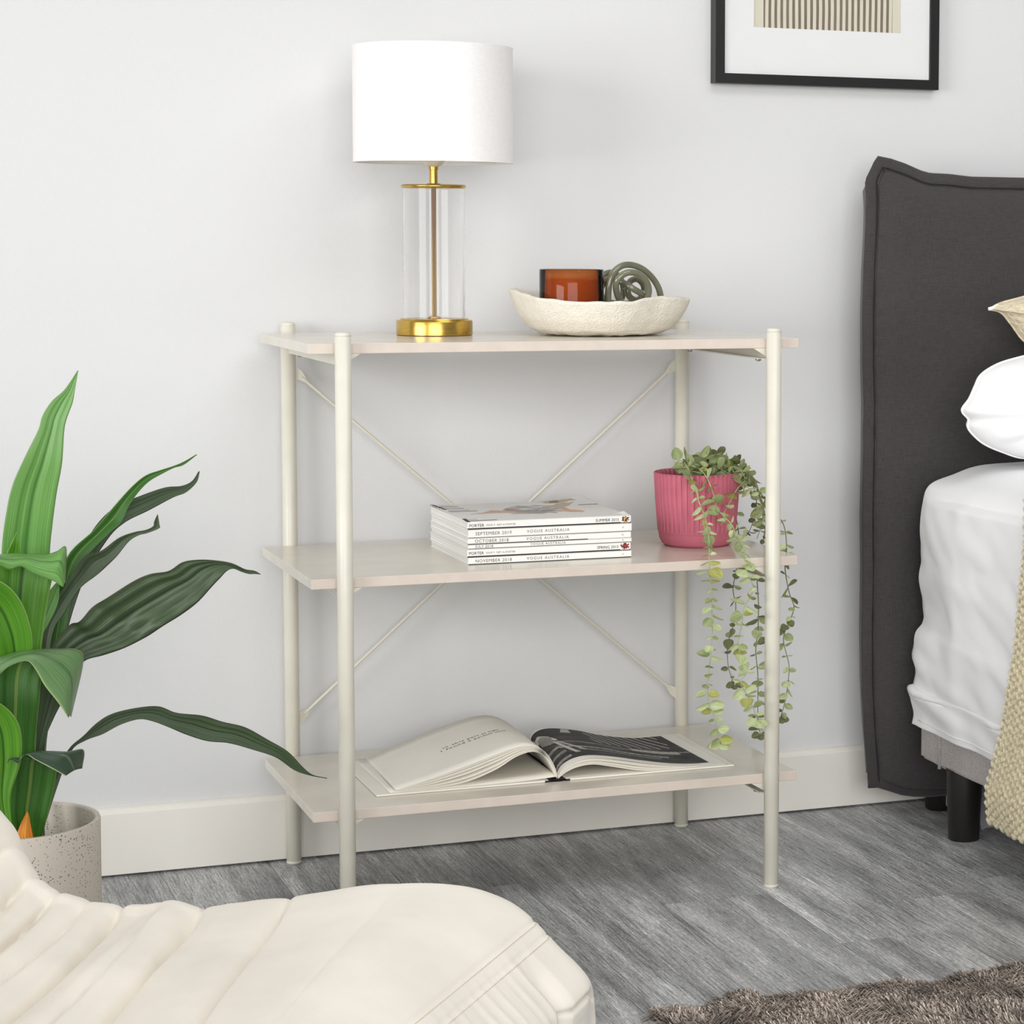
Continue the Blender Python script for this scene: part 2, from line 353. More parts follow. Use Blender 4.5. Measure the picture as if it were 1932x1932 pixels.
# side rails under each board: tapered at the ends, with bolts
for z in Z:
    for x in (XL, XR):
        zt = z-TH
        bm = bmesh.new(); s = 1 if x < .4 else -1
        vs = [(x-.0015, -.002, zt), (x-.0015, SD+.002, zt), (x-.0015, SD+.002, zt-.018), (x-.0015, -.002, zt-.018)]
        A = [bm.verts.new(v) for v in vs]; B = [bm.verts.new((v[0]+.003, v[1], v[2])) for v in vs]
        bm.faces.new(A); bm.faces.new(B[::-1])
        for k in range(4): bm.faces.new((A[k], A[(k+1) % 4], B[(k+1) % 4], B[k]))
        box(bm, (x-.002 if s > 0 else x-.014, .004, zt-.0185), (x+.014 if s > 0 else x+.002, SD-.004, zt-.0165))
        # triangular gusset towards the shelf middle
        for (yy) in (.0, ):
            g = [(x, .0, zt-.0002), (x+s*.03, .0, zt-.0002), (x, .0, zt-.018)]
            A = [bm.verts.new((v[0], .001, v[2])) for v in g]; B = [bm.verts.new((v[0], .003, v[2])) for v in g]
            bm.faces.new(A); bm.faces.new(B[::-1])
            for k in range(3): bm.faces.new((A[k], A[(k+1) % 3], B[(k+1) % 3], B[k]))
        r = fin('side_rail', bm, M['cream'], sh)
        for y in (.035, SD-.05):
            bm = bmesh.new(); lathe(bm, [(.0045, 0), (.0045, -.003), (.002, -.0042), (.0003, -.0042)], (x+s*.008, y, zt-.0185), 12); fin('bolt', bm, M['steel'], sh, False)
# cross braces in the back frame
def brace(a, b, dy):
    a = Vector(a); b = Vector(b); a.y += dy; b.y += dy; d = (b-a).normalized(); nrm = Vector((-d.z, 0, d.x)); bm = bmesh.new()
    rod(bm, a+d*.02, b-d*.02, .0026, 12)
    for p, q in ((a, d), (b, -d)):
        pts = [p-nrm*.007, p+q*.013-nrm*.0085, p+q*.022-nrm*.0055, p+q*.03-nrm*.0026, p+q*.03+nrm*.0026, p+q*.022+nrm*.0055, p+q*.013+nrm*.0085, p+nrm*.007]
        A = [bm.verts.new(v+Vector((0, -.0009, 0))) for v in pts]; B = [bm.verts.new(v+Vector((0, .0009, 0))) for v in pts]
        bm.faces.new(A); bm.faces.new(B[::-1])
        for k in range(8): bm.faces.new((A[k], A[(k+1) % 8], B[(k+1) % 8], B[k]))
    fin('cross_brace', bm, M['cream'], sh)
zt_, zb_ = at(555, 697, y=YB).z, at(565, 1362, y=YB).z
brace((XL+.006, YB, zt_), (XR-.006, YB, at(1275, 1312, y=YB).z), -.003)
brace((XL+.006, YB, zb_), (XR-.006, YB, at(1275, 683, y=YB).z), .003)

# ================================================================== TABLE LAMP
LX, LY = .2612, .27
lp = empty('table_lamp', (LX, LY, Z[0]), 'table lamp with white drum shade, clear glass column and brass base', 'lamp')
z0 = Z[0]
bm = bmesh.new(); lathe(bm, [(.0605, z0+.0003), (.0625, z0+.0015), (.0625, z0+.0225), (.0615, z0+.0248), (.056, z0+.0255), (.055, z0+.0275), (.0035, z0+.0278)], (LX, LY, 0), 96); fin('base', bm, M['brass'], lp, True).data.set_sharp_from_angle(angle=.6)
bm = bmesh.new(); lathe(bm, [(.0105, z0+.0276), (.0105, z0+.030), (.006, z0+.0315), (.0042, z0+.032), (.0042, 1.146)], (LX, LY, 0), 24); fin('stem', bm, M['brass'], lp, True)
bm = bmesh.new(); lathe(bm, [(.0505, z0+.027), (.0505, 1.1455), (.0478, 1.1455), (.0478, z0+.027)], (LX, LY, 0), 96, closed=True); fin('glass_column', bm, M['glass'], lp, True).data.set_sharp_from_angle(angle=.6)
bm = bmesh.new(); lathe(bm, [(.001, 1.1455), (.0505, 1.1455), (.0525, 1.147), (.053, 1.149), (.052, 1.151), (.049, 1.1515), (.012, 1.152), (.011, 1.1535), (.001, 1.1535)], (LX, LY, 0), 96); fin('top_disc', bm, M['brass'], lp, True)
bm = bmesh.new(); lathe(bm, [(.0068, 1.153), (.0068, 1.176), (.0078, 1.1765), (.0078, 1.182), (.006, 1.184)], (LX, LY, 0), 24); fin('neck', bm, M['brass'], lp, True).data.set_sharp_from_angle(angle=.6)
bm = bmesh.new(); lathe(bm, [(.009, 1.181), (.014, 1.184), (.0185, 1.190), (.0185, 1.23), (.015, 1.235), (.002, 1.235)], (LX, LY, 0), 32); fin('bulb_socket', bm, M['socket'], lp, True)
SR = .1298
bm = bmesh.new(); lathe(bm, [(SR, 1.1885), (SR+.0006, 1.187), (SR, 1.1915), (SR, 1.372), (SR+.0006, 1.3745), (SR-.0006, 1.3755), (SR-.0018, 1.3745), (SR-.0018, 1.1885)], (LX, LY, 0), 128, closed=True)
shd = fin('lamp_shade', bm, M['shade'], lp, True); shd.data.set_sharp_from_angle(angle=.8)
for zz in (1.190, 1.372):
    bm = bmesh.new(); tube(bm, [(LX+(SR-.003)*math.cos(t*2*PI/64), LY+(SR-.003)*math.sin(t*2*PI/64), zz) for t in range(64)], .0012, 6, closed=True); fin('shade_ring', bm, M['socket'], shd)
for k in range(3):
    bm = bmesh.new(); a = k*2*PI/3+.4; rod(bm, (LX, LY, 1.2), (LX+(SR-.003)*math.cos(a), LY+(SR-.003)*math.sin(a), 1.1905), .0011, 6); fin('shade_spoke', bm, M['socket'], shd)

# ================================================================== BOWL, CANDLE, KNOT
BX, BY = .5295, .215
RA, RB = .1535, .138
rimv = [(0, 563), (25, 562), (50, 561), (80, 558), (110, 552), (140, 547), (165, 546), (180, 549), (195, 556), (215, 565), (240, 571), (258, 572), (272, 571), (285, 565), (297, 561), (312, 562), (330, 566), (345, 567), (352, 563), (360, 563)]
def rimz(th):
    d = math.degrees(th) % 360
    for (a, va), (b, vb) in zip(rimv, rimv[1:]):
        if a <= d <= b:
            t = (d-a)/(b-a); t = t*t*(3-2*t); v = va+(vb-va)*t; break
    x = BX+RA*math.cos(th); y = BY+RB*math.sin(th); u, _ = uof(x, y, .97)
    return at(u, v, y=y).z
def bowlpt(f, inner, th):
    # f: 0 bottom centre .. 1 rim
    zr = rimz(th)
    prof = [(0, 0), (.30, 0.), (.52, .004), (.66, .03), (.78, .16), (.88, .42), (.95, .72), (1, 1)]
    t = f*(len(prof)-1); k = min(int(t), len(prof)-2); t -= k
    r = prof[k][0]*(1-t)+prof[k+1][0]*t; h = prof[k][1]*(1-t)+prof[k+1][1]*t
    wob = 1+.02*math.sin(3*th+1)*f+.012*math.sin(7*th)*f*f+(.03*math.exp(-((math.degrees(th) % 360-293)/16)**2)*-1 if f > .5 else 0)
    zz = z0+.001+(zr-z0-.001)*h
    if inner: r = max(0, r-.045*min(1, f*2.2)); zz = max(zz, z0+.007)+(.0 if f > .95 else 0)
    nse = noise.noise(Vector((math.cos(th)*6, math.sin(th)*6, f*5)))*.0022
    return (BX+(RA*r*wob+nse)*math.cos(th), BY+(RB*r*wob+nse)*math.sin(th), zz+(nse if f > .3 else 0))
bm = bmesh.new(); N = 160; rings = []
for f in [i/36 for i in range(1, 37)]: rings.append([bm.verts.new(bowlpt(f, False, 2*PI*k/N)) for k in range(N)])
rr = []
for k in range(N):
    a = Vector(bowlpt(1, False, 2*PI*k/N)); b = Vector(bowlpt(1, True, 2*PI*k/N)); c_ = (a+b)/2; c_.z += .0022; rr.append(bm.verts.new(c_))
rings.append(rr)
for f in [i/36 for i in range(36, 0, -1)]: rings.append([bm.verts.new(bowlpt(f, True, 2*PI*k/N)) for k in range(N)])
for A, B in zip(rings, rings[1:]):
    for k in range(N): bm.faces.new((A[k], A[(k+1) % N], B[(k+1) % N], B[k]))
bm.faces.new(rings[0]); bm.faces.new(rings[-1])
tag(fin('bowl', bm, M['bowl'], None, True), 'wavy-rimmed rough cream ceramic bowl on the top shelf', 'bowl')
CX, CY = .4768, .205; cz = z0+.0085
cd = empty('candle', (CX, CY, cz), 'amber glass jar candle standing in the cream bowl', 'candle')
ct = at(1073, 508, y=CY).z
bm = bmesh.new(); lathe(bm, [(.048, cz), (.0525, cz+.004), (.0533, cz+.01), (.0533, ct-.001), (.0528, ct), (.0515, ct-.001), (.051, cz+.012), (.046, cz+.0085), (.001, cz+.0085)], (CX, CY, 0), 96)
fin('glass_jar', bm, M['amber'], cd, True)
bm = bmesh.new(); lathe(bm, [(.045, cz+.0092), (.0502, cz+.014), (.0505, ct-.0185), (.049, ct-.0165), (.001, ct-.0175)], (CX, CY, 0), 64); fin('wax', bm, M['wax'], cd, True)
bm = bmesh.new(); rod(bm, (CX+.012, CY, ct-.018), (CX+.013, CY, ct-.008), .0009, 8); fin('wick', bm, M['wick'], cd)
# knot of glass rope: one closed rope that loops round several rings
def ring(c, rx, rz, tilt, yawr, n=40, ph=0):
    out = []
    for k in range(n):
        a = 2*PI*k/n+ph; p = Vector((rx*math.cos(a), 0, rz*math.sin(a)))
        p = Matrix.Rotation(tilt, 3, 'X') @ p; p = Matrix.Rotation(yawr, 3, 'Z') @ p; out.append(Vector(c)+p)
    return out
kc = at(1196, 547, y=.21); gk = .0055
bm = bmesh.new()
def pr_(u, v, y): return at(u, v, y=y)
loops = [
 [(1150, 575, .19), (1148, 545, .185), (1155, 518, .185), (1172, 502, .19), (1192, 500, .20), (1213, 508, .21), (1232, 526, .22), (1244, 548, .225), (1246, 572, .225), (1232, 584, .215), (1205, 586, .20), (1172, 585, .19)],
 [(1162, 538, .175), (1170, 522, .17), (1186, 514, .17), (1205, 517, .175), (1219, 530, .18), (1224, 548, .185), (1219, 566, .19), (1204, 578, .20), (1184, 577, .20), (1168, 564, .19)],
 [(1126, 560, .24), (1128, 535, .24), (1140, 518, .245), (1158, 515, .25), (1172, 528, .25), (1176, 550, .25), (1168, 572, .245), (1150, 582, .24), (1134, 576, .24)],
 [(1134, 545, .215), (1142, 531, .21), (1156, 526, .205), (1175, 533, .195), (1195, 545, .185), (1212, 556, .195), (1215, 566, .215), (1200, 572, .235), (1175, 573, .24), (1148, 570, .235), (1136, 560, .225)],
 [(1190, 530, .235), (1203, 527, .24), (1214, 538, .24), (1214, 555, .24), (1202, 566, .235), (1188, 560, .23), (1184, 544, .23)],
]
for lpz in loops:
    P = [tuple(pr_(*q)) for q in lpz]; c3 = P[-3:]+P+P[:3]
    Q = cr(c3, (len(c3)-1)*6+1)[3*6:(3+len(P))*6]
    tube(bm, Q, gk, 14, closed=True)
tag(fin('glass_knot', bm, M['olive'], None, True), 'olive green glass rope knot resting in the cream bowl behind the candle', 'ornament')

# ================================================================== TEXT
def text_mesh(name, body, size, mapf, material, parent, font=None, res=2, spacing=1.0, off_=0):
    cu = bpy.data.curves.new(name, 'FONT'); cu.body = body; cu.size = size; cu.resolution_u = res; cu.space_character = spacing; cu.offset = off_
    o = bpy.data.objects.new(name, cu); col.objects.link(o); dg = bpy.context.evaluated_depsgraph_get(); dg.update()
    me = bpy.data.meshes.new_from_object(o.evaluated_get(dg)); bpy.data.objects.remove(o); bpy.data.curves.remove(cu)
    me.materials.clear()
    xs = [v.co.x for v in me.vertices]; W_ = max(xs)-min(xs) if xs else 0
    for v in me.vertices: v.co = mapf(v.co.x, v.co.y, W_)
    me.name = name; return link(name, me, material, parent)

# ================================================================== MAGAZINES
lines = [1067, 1053.7, 1038.5, 1030, 1018, 1002.5, 988]
YM = .079
zs = [Z[1]+(1067-l)/(1067-988)*(.6157-Z[1]) for l in lines]
mags = [('NOVEMBER 2018', 1), ('SPRING 2015', 0), ('JULY 2018', 1), ('OCTOBER 2018', 1), ('SEPTEMBER 2019', 1), ('SUMMER 2015', 0)]
mlab = ['white magazine with NOVEMBER 2018 on its spine, lowest of the stack on the middle shelf',
        'white magazine with SPRING 2015 and a red flower picture on its spine',
        'thin white magazine with JULY 2018 on its spine in the stack',
        'white magazine with OCTOBER 2018 on its spine in the stack',
        'white magazine with SEPTEMBER 2019 on its spine, second from the top of the stack',
        'topmost magazine of the stack with a pictured cover and SUMMER 2015 on its spine']
offs = [(.0006, -.0005), (-.0006, .0004), (.0012, .0006), (.0, .0), (.001, -.0006), (.0, .0)]
def poly_in(x, y, P):
    c = False; j = len(P)-1
    for i in range(len(P)):
        if (P[i][1] > y) != (P[j][1] > y) and x < (P[j][0]-P[i][0])*(y-P[i][1])/(P[j][1]-P[i][1])+P[i][0]: c = not c
        j = i
    return c
def nz2(x, y, s, o=0): return noise.fractal(Vector((x*s, y*s, o)), 1., 2., 4)
def cover_col(a, b):   # a: 0 left .. 1 right (head of cover is at the left), b: 0 front .. 1 back
    c = np.array(lin((240, 239, 238)))
    n = nz2(a, b, 5, 3)*.14
    def lay(cond, rgb, k=1.):
        nonlocal c
        if cond: c = c*(1-k)+np.array(lin(rgb))*k
    bb = b+n*.7; aa = a+n*.3
    lay(poly_in(aa, bb, [(.12, .42), (.3, .34), (.45, .30), (.62, .28), (.62, .5), (.4, .56), (.2, .5)]), (196, 178, 160), .8)
    lay(poly_in(aa, bb, [(.2, .48), (.42, .40), (.45, .58), (.3, .62)]), (222, 176, 148))
    lay(poly_in(aa, bb, [(.38, .40), (.62, .30), (.75, .42), (.72, .74), (.5, .8), (.38, .64)]), (128, 132, 138), .55+nz2(a*1.0, b*3, 9, 1)*.9)
    lay(poly_in(aa, bb, [(.66, .30), (.78, .26), (.78, .46), (.68, .5)]), (222, 180, 152))
    lay(poly_in(aa, bb, [(.6, .62), (.72, .56), (.86, .78), (.8, .84), (.68, .76)]), (206, 184, 158))
    lay(poly_in(aa, bb, [(.72, .86), (.9, .84), (.92, .985), (.68, .985)]), (178, 168, 138), .8)
    lay(poly_in(aa, bb, [(.74, .88), (.8, .88), (.8, .96), (.74, .95)]), (110, 96, 50), .7)
    for (b0, b1, a0, a1, k) in ((.03, .055, .015, .19, 1), (.10, .125, .0, .09, .8), (.56, .585, .02, .2, 1), (.64, .66, .03, .17, 1), (.74, .765, .02, .16, .9), (.86, .885, .0, .15, 1), (.93, .945, .05, .13, .9)):
        lay(b0 < b < b1 and a0 < a < a1, (40, 40, 42), k)
    lay(abs(a-.005-.03*math.sin(b*3)) < .012 and (b < .18 or b > .7), (36, 36, 38))
    if .66 < b < .7 and .86 < a < .99: lay(True, (110, 110, 110), .8)
    return tuple(c)
for i, ((txt, kind), lab, (ox, oy)) in enumerate(zip(mags, mlab, offs)):
    za, zb = zs[i]+.00012, zs[i+1]-.00012; x0, x1 = .2645+ox, .5378+ox; y0_, y1_ = YM+oy, YM+.243+oy
    mg = empty('magazine', ((x0+x1)/2, (y0_+y1_)/2, za), lab, 'magazine', 'magazines stacked on the middle shelf')
    ct_ = .0007
    top = i == 5
    # cover: back, spine, front as one folded sheet
    bm = bmesh.new()
    box(bm, (x0, y0_, za), (x1, y1_, za+ct_)); 
    box(bm, (x0, y0_, za+.0004), (x1, y0_+ct_, zb-.0004))
    if not top: box(bm, (x0, y0_, zb-ct_), (x1, y1_, zb))
    fin('cover', bm, M['paper'], mg)
    bx('pages', (x0+.0012, y0_+ct_+.0002, za+ct_+.0001), (x1-.0006, y1_-.0015, zb-ct_-.0001), M['mag_edge'], mg)
    if top:
        G = []
        for a in range(201):
            row = []
            for b in range(111):
                fa, fb = a/200, b/110; x = x0+fa*(x1-x0); y = y0_+fb*(y1_-y0_)
                d1 = max(0, (fa-.72)/.28)*max(0, (fb-.62)/.38); d2 = max(0, 1-fa/.1)*max(0, (fb-.3)/.7)
                d3 = math.exp(-((fa-.985)/.02)**2-((fb-.1)/.06)**2)
                row.append((x-.012*d1*d1, y, zb-.0004+.0085*d1**1.2+.0015*d2+.004*d3+.0012*math.sin(fa*9)*math.sin(fb*PI)*.4+.0006))
            G.append(row)
        grid('front_cover', G, M['print'], mg, .0004, colf=cover_col)
    # dark edge strip of each back cover
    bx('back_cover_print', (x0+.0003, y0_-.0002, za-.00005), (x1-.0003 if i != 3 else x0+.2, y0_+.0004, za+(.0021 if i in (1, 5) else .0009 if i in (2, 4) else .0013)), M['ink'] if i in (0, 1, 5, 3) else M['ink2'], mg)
    h = zb-za; yc = y0_-.00035; zc = (za+zb)/2
    def sp(xs, size, align=0, zo=0):
        return lambda tx, ty, W_: Vector((xs+tx-(W_*.5 if align == 1 else W_ if align == 2 else 0), yc, zc-size*.34+ty+zo))
    if kind == 1:
        s = .0075 if i != 2 else .0062
        text_mesh('lettering', txt, s, sp(x0+.0115, s), M['ink2'], mg, spacing=1.1)
        text_mesh('lettering', 'VOGUE AUSTRALIA', s*.9, sp(x0+.132, s*.9, 1, .0004), M['ink2'], mg, spacing=1.25)
        text_mesh('lettering', 'V' if i != 3 else 'O', .0045, sp(x1-.016, .0045), M['ink2'], mg)
    else:
        text_mesh('lettering', 'PORTER', .0068, sp(x0+.0025, .0068), M['ink'], mg)
        text_mesh('lettering', 'ISSUE 9  NET-A-PORTER', .0042, sp(x0+.0305, .0042), M['ink2'], mg, spacing=1.1)
        text_mesh('lettering', txt, .0066, sp(x1-.021, .0066, 2), M['ink'], mg, spacing=1.0)
        cols = ((40, 26, 20), (190, 120, 50), (225, 200, 140)) if i == 5 else ((120, 30, 34), (190, 80, 80), (60, 20, 24))
        def sc_(a, b, cols=cols):
            n = nz2(a, b, 6, i); d = math.hypot((a-.5)*1.1, (b-.5)*1.1)
            if d+n*.25 > .48: return lin((246, 244, 240))
            return lin(cols[0] if n < -.05 else cols[1] if n < .22 else cols[2])
        grid('spine_picture', [[(x1-.0175+.0155*a/28, yc, za+.0012+(h-.0018)*b/20) for b in range(21)] for a in range(29)], M['print'], mg, colf=sc_)

# ================================================================== OPEN BOOK
zb0 = Z[2]
ob = empty('open_book', (.41, .2, zb0), 'open hardback book with a photograph page on the bottom shelf', 'book')
BYF, BYB = .072, .332
bm = bmesh.new(); box(bm, (.1125, BYF-.004, zb0+.0004), (.395, BYB+.004, zb0+.0032)); fin('cover_board', bm, M['page'], ob, bev=.0006)
bm = bmesh.new(); box(bm, (.423, BYF-.004, zb0+.0004), (.7165, BYB+.004, zb0+.0032)); fin('cover_board', bm, M['page'], ob, bev=.0006)
bm = bmesh.new(); box(bm, (.388, BYF-.0045, zb0+.0002), (.395, BYB+.004, zb0+.0030)); box(bm, (.423, BYF-.0045, zb0+.0002), (.430, BYB+.004, zb0+.0030))
pts = [(.395, zb0+.0022), (.401, zb0+.0014), (.403, zb0+.0006), (.415, zb0+.0006), (.417, zb0+.0014), (.423, zb0+.0022)]
for a, b in zip(pts, pts[1:]):
    q = [bm.verts.new((a[0], BYF-.0045, a[1])), bm.verts.new((b[0], BYF-.0045, b[1])), bm.verts.new((b[0], BYB+.004, b[1])), bm.verts.new((a[0], BYB+.004, a[1]))]; bm.faces.new(q)
    q = [bm.verts.new((a[0], BYF-.0045, a[1]+.0015)), bm.verts.new((b[0], BYF-.0045, b[1]+.0015)), bm.verts.new((b[0], BYB+.004, b[1]+.0015)), bm.verts.new((a[0], BYB+.004, a[1]+.0015))]; bm.faces.new(q)
fin('spine', bm, M['black'], ob)['label'] = 'black cloth spine'
def prof_px(P, y): return [tuple(at(u, v, y=y)) for u, v in P]
NL = 60
Lf_top = prof_px([(747, 1491), (800, 1474), (870, 1449), (930, 1426), (975, 1410), (1005, 1407), (1030, 1420), (1046, 1445), (1052, 1466)], BYF)
Lb_top = prof_px([(690, 1432), (745, 1407), (810, 1380), (865, 1360), (905, 1350), (935, 1352), (965, 1368), (988, 1392), (1001, 1416)], BYB)
Lf_bot = prof_px([(760, 1491.5), (820, 1486), (880, 1475), (935, 1452), (975, 1427), (1008, 1418), (1032, 1430), (1046, 1452), (1051, 1469)], BYF)
Lb_bot = prof_px([(703, 1433), (760, 1428), (820, 1415), (870, 1393), (905, 1372), (935, 1368), (965, 1382), (986, 1402), (999, 1420)], BYB)
Rf_top = prof_px([(1053, 1466), (1064, 1450), (1085, 1437), (1115, 1430), (1160, 1432), (1215, 1439), (1275, 1445), (1330, 1445), (1371, 1441)], BYF)
Rb_top = prof_px([(1001, 1416), (1000, 1390), (1014, 1376), (1040, 1372), (1085, 1376), (1130, 1385), (1180, 1390), (1225, 1390), (1269, 1385)], BYB)
Rf_bot = prof_px([(1053, 1469), (1068, 1457), (1090, 1447), (1120, 1442), (1160, 1447), (1210, 1453.5), (1270, 1453), (1330, 1449), (1371, 1445.5)], BYF)
Rb_bot = prof_px([(1001, 1418), (1002, 1398), (1016, 1386), (1040, 1382), (1085, 1386), (1130, 1393), (1180, 1396), (1225, 1394), (1269, 1389)], BYB)
zmin = zb0+.0037
def page_fn(Ft, Fb, Bt, Bb, k):
    F_ = [np.array(a)*(1-k)+np.array(b)*k for a, b in zip(cr(Ft, NL), cr(Fb, NL))]; B_ = [np.array(a)*(1-k)+np.array(b)*k for a, b in zip(cr(Bt, NL), cr(Bb, NL))]
    def f(s, t, lift=0):
        q = s*(NL-1); i = min(int(q), NL-2); q -= i
        a = F_[i]*(1-q)+F_[i+1]*q; b = B_[i]*(1-q)+B_[i+1]*q; p = a*(1-t)+b*t
        return Vector((p[0], p[1], max(p[2], zmin+.0006*(1-k))+lift))
    return f
def put_page(f, name='page', m=M['page'], colf=None, ns=60, nt_=8):
    return grid(name, [[f(a/ns, b/nt_) for b in range(nt_+1)] for a in range(ns+1)], m, ob, .00022, colf=colf)
lpf = page_fn(Lf_top, Lf_bot, Lb_top, Lb_bot, 0)
for k in (0, .1, .28, .5, .78, 1.): put_page(page_fn(Lf_top, Lf_bot, Lb_top, Lb_bot, k))
flat = grid('page', [[(.135+.276*a/40, BYF+(BYB-BYF)*b/6, zb0+.0039+(.004*(1-math.cos(a/40*PI/2))**4)) for b in range(7)] for a in range(41)], M['page'], ob, .0002)
rpf = page_fn(Rf_top, Rf_bot, Rb_top, Rb_bot, 0)
for k in (.28, .42, .75, 1.): put_page(page_fn(Rf_top, Rf_bot, Rb_top, Rb_bot, k))
def photo(a, b):
    P = lin((243, 240, 233))
    if b < .085 or b > .965 or a > .925: return P
    x = a/.925; y = (b-.085)/.88
    n = nz2(x*2, y, 7, 2)*.5+nz2(x*9, y*2, 9, 5)*.35
    v = 22+20*n
    if y < .62+.1*math.sin(x*3) : v = 42+60*nz2(x*1.2-y*.8, y*5+x*2.4, 6, 7)
    if abs(y-(.60-.22*x)) < .012 and x > .22: v = 150+60*n
    if abs(y-(.36-.24*(x-.3))) < .018 and x > .28 and x < .85: v = 165+90*n
    if abs(y-(.24-.2*(x-.4))) < .012 and .4 < x < .8: v = 140+60*n
    if x < .3 and y < .42 and math.sin(40*(y-.6*x*x)) > .5: v = 150+60*n
    if .56 < x < .95 and y > .55 and abs(((x+.22*(y-.55))*21) % 1-.5) < .1: v = 190
    if .72 < x < .93 and abs(y-(.46-.08*(x-.72)/.2)) < .05: v = 170+100*nz2(x*30, y*30, 6, 1)
    if poly_in(x, y, [(.42, .84), (.48, .84), (.49, .98), (.45, .98)]): v = 188
    W_ = 212+40*n
    if poly_in(x, y, [(.07, .50), (.11, .50), (.12, .72), (.2, .78), (.26, .72), (.3, .60), (.33, .58), (.33, .62), (.28, .76), (.2, .88), (.12, .86), (.08, .78)]): v = W_
    if poly_in(x, y, [(.14, .62), (.2, .56), (.28, .56), (.3, .7), (.22, .82), (.15, .8)]): v = 150+30*n
    if (x-.095)**2/.0011+(y-.86)**2/.006 < 1: v = 205+50*n
    if (x-.085)**2/.0012+(y-.93)**2/.0025 < 1: v = 50
    if poly_in(x, y, [(.27, .58), (.3, .58), (.38, .2), (.4, .14), (.36, .14), (.33, .26)]): v = 200
    if poly_in(x, y, [(.3, .56), (.33, .56), (.43, .3), (.46, .22), (.43, .22)]): v = 185
    v = max(14, min(235, v)); return lin((v, v*.985, v*.955))
put_page(rpf, 'photo_page', M['print'], photo, 300, 150)['label'] = 'page printed with a black and white photograph'
def tx(s0, t0, ks, kt):
    return lambda x, y, W_: lpf(s0+x*ks, t0+y*kt, .0004)
text_mesh('lettering', 'in this part at night', .0105, tx(.245, .52, 2.5, 3.0), M['ink'], ob, spacing=1.25, off_=.00016)
text_mesh('lettering', 'I found a perfect world ...', .0105, tx(.232, .468, 2.5, 3.0), M['ink'], ob, spacing=1.25, off_=.00016)

# ================================================================== PICTURE
py = .43
fx0, fx1 = at(1350, 155, y=py).x, at(1771, 165, y=py).x; fz0 = at(1350, 156, y=py).z; fz1 = fz0+.62
pf = empty('picture_frame', ((fx0+fx1)/2, WY, fz0), 'black framed striped print in a white mount hanging on the wall', 'picture')
bw = .0178
def rail(a0, a1, b0, b1):   # mitred bar: outer a0->a1, inner b0->b1 (x,z)
    bm = bmesh.new(); V = [(a0[0], py, a0[1]), (a1[0], py, a1[1]), (b1[0], py, b1[1]), (b0[0], py, b0[1])]
    A = [bm.verts.new(v) for v in V]; B = [bm.verts.new((v[0], WY-.001, v[2])) for v in V]
    bm.faces.new(A); bm.faces.new(B[::-1])
    for k in range(4): bm.faces.new((A[k], A[(k+1) % 4], B[(k+1) % 4], B[k]))
    fin('frame_rail', bm, M['frame'], pf, bev=.0006, seg=1)
o_ = [(fx0, fz0), (fx1, fz0), (fx1, fz1), (fx0, fz1)]; i_ = [(fx0+bw, fz0+bw), (fx1-bw, fz0+bw), (fx1-bw, fz1-bw), (fx0+bw, fz1-bw)]
for k in range(4): rail(o_[k], o_[(k+1) % 4], i_[k], i_[(k+1) % 4])
mx0, mx1, mz0 = at(1422, 51, y=py+.006).x, at(1699, 60, y=py+.006).x, at(1422, 51, y=py+.006).z; mz1 = fz1-(mz0-fz0)
bm = bmesh.new()
for a, b in (((fx0+bw-.002, fz0+bw-.002), (mx0, fz1-bw+.002)), ((mx1, fz0+bw-.002), (fx1-bw+.002, fz1-bw+.002)), ((mx0, fz0+bw-.002), (mx1, mz0)), ((mx0, mz1), (mx1, fz1-bw+.002))):
    box(bm, (a[0], py+.006, a[1]), (b[0], py+.008, b[1]))
fin('mount', bm, M['mount'], pf)
def stripe_mat():
    m, nt, b = base_mat('striped_print', (222, 216, 196), .7); L = nt.links; tc = nd(nt, 'ShaderNodeTexCoord'); s = nd(nt, 'ShaderNodeSeparateXYZ'); L.new(tc.outputs['Object'], s.inputs[0])
    mp = nd(nt, 'ShaderNodeMapping'); mp.inputs['Scale'].default_value = (1, 1, 1); L.new(tc.outputs['Object'], mp.inputs[0])
    n = nd(nt, 'ShaderNodeTexNoise', i_Scale=11., i_Detail=1.); L.new(mp.outputs[0], n.inputs[0])
    def mth(op, a, b_=None):
        q = nd(nt, 'ShaderNodeMath', operation=op)
        for k, z in enumerate((a, b_)):
            if z is None: continue
            if isinstance(z, (int, float)): q.inputs[k].default_value = z
            else: L.new(z, q.inputs[k])
        return q.outputs[0]
    wob = mth('MULTIPLY', mth('MULTIPLY', mth('SUBTRACT', n.outputs[0], .5), .03), mth('MULTIPLY', mth('SUBTRACT', s.outputs[2], .10), 1.8))
    x = mth('ADD', s.outputs[0], wob)
    ph = mth('FRACT', mth('DIVIDE', mth('ADD', x, 5.*.01168), .01168))
    st = mth('LESS_THAN', ph, .46)
    ins = mth('MULTIPLY', mth('GREATER_THAN', s.outputs[0], -.1265), mth('LESS_THAN', s.outputs[0], .1295))
    k = mth('MULTIPLY', st, ins)
    mx = nd(nt, 'ShaderNodeMix', data_type='RGBA'); L.new(k, mx.inputs[0]); mx.inputs[6].default_value = (*lin((222, 217, 197)), 1); mx.inputs[7].default_value = (*lin((130, 117, 103)), 1); L.new(mx.outputs[2], b.inputs['Base Color']); return m
o = bx('print', (mx0-.004-(fx0+fx1)/2, py+.009-WY, mz0-.004-fz0), (mx1+.004-(fx0+fx1)/2, py+.0105-WY, mz1+.004-fz0), stripe_mat(), None); o.parent = pf
bx('glass_pane', (fx0+bw-.001, py+.003, fz0+bw-.001), (fx1-bw+.001, py+.0045, fz1-bw+.001), M['pane'], pf)

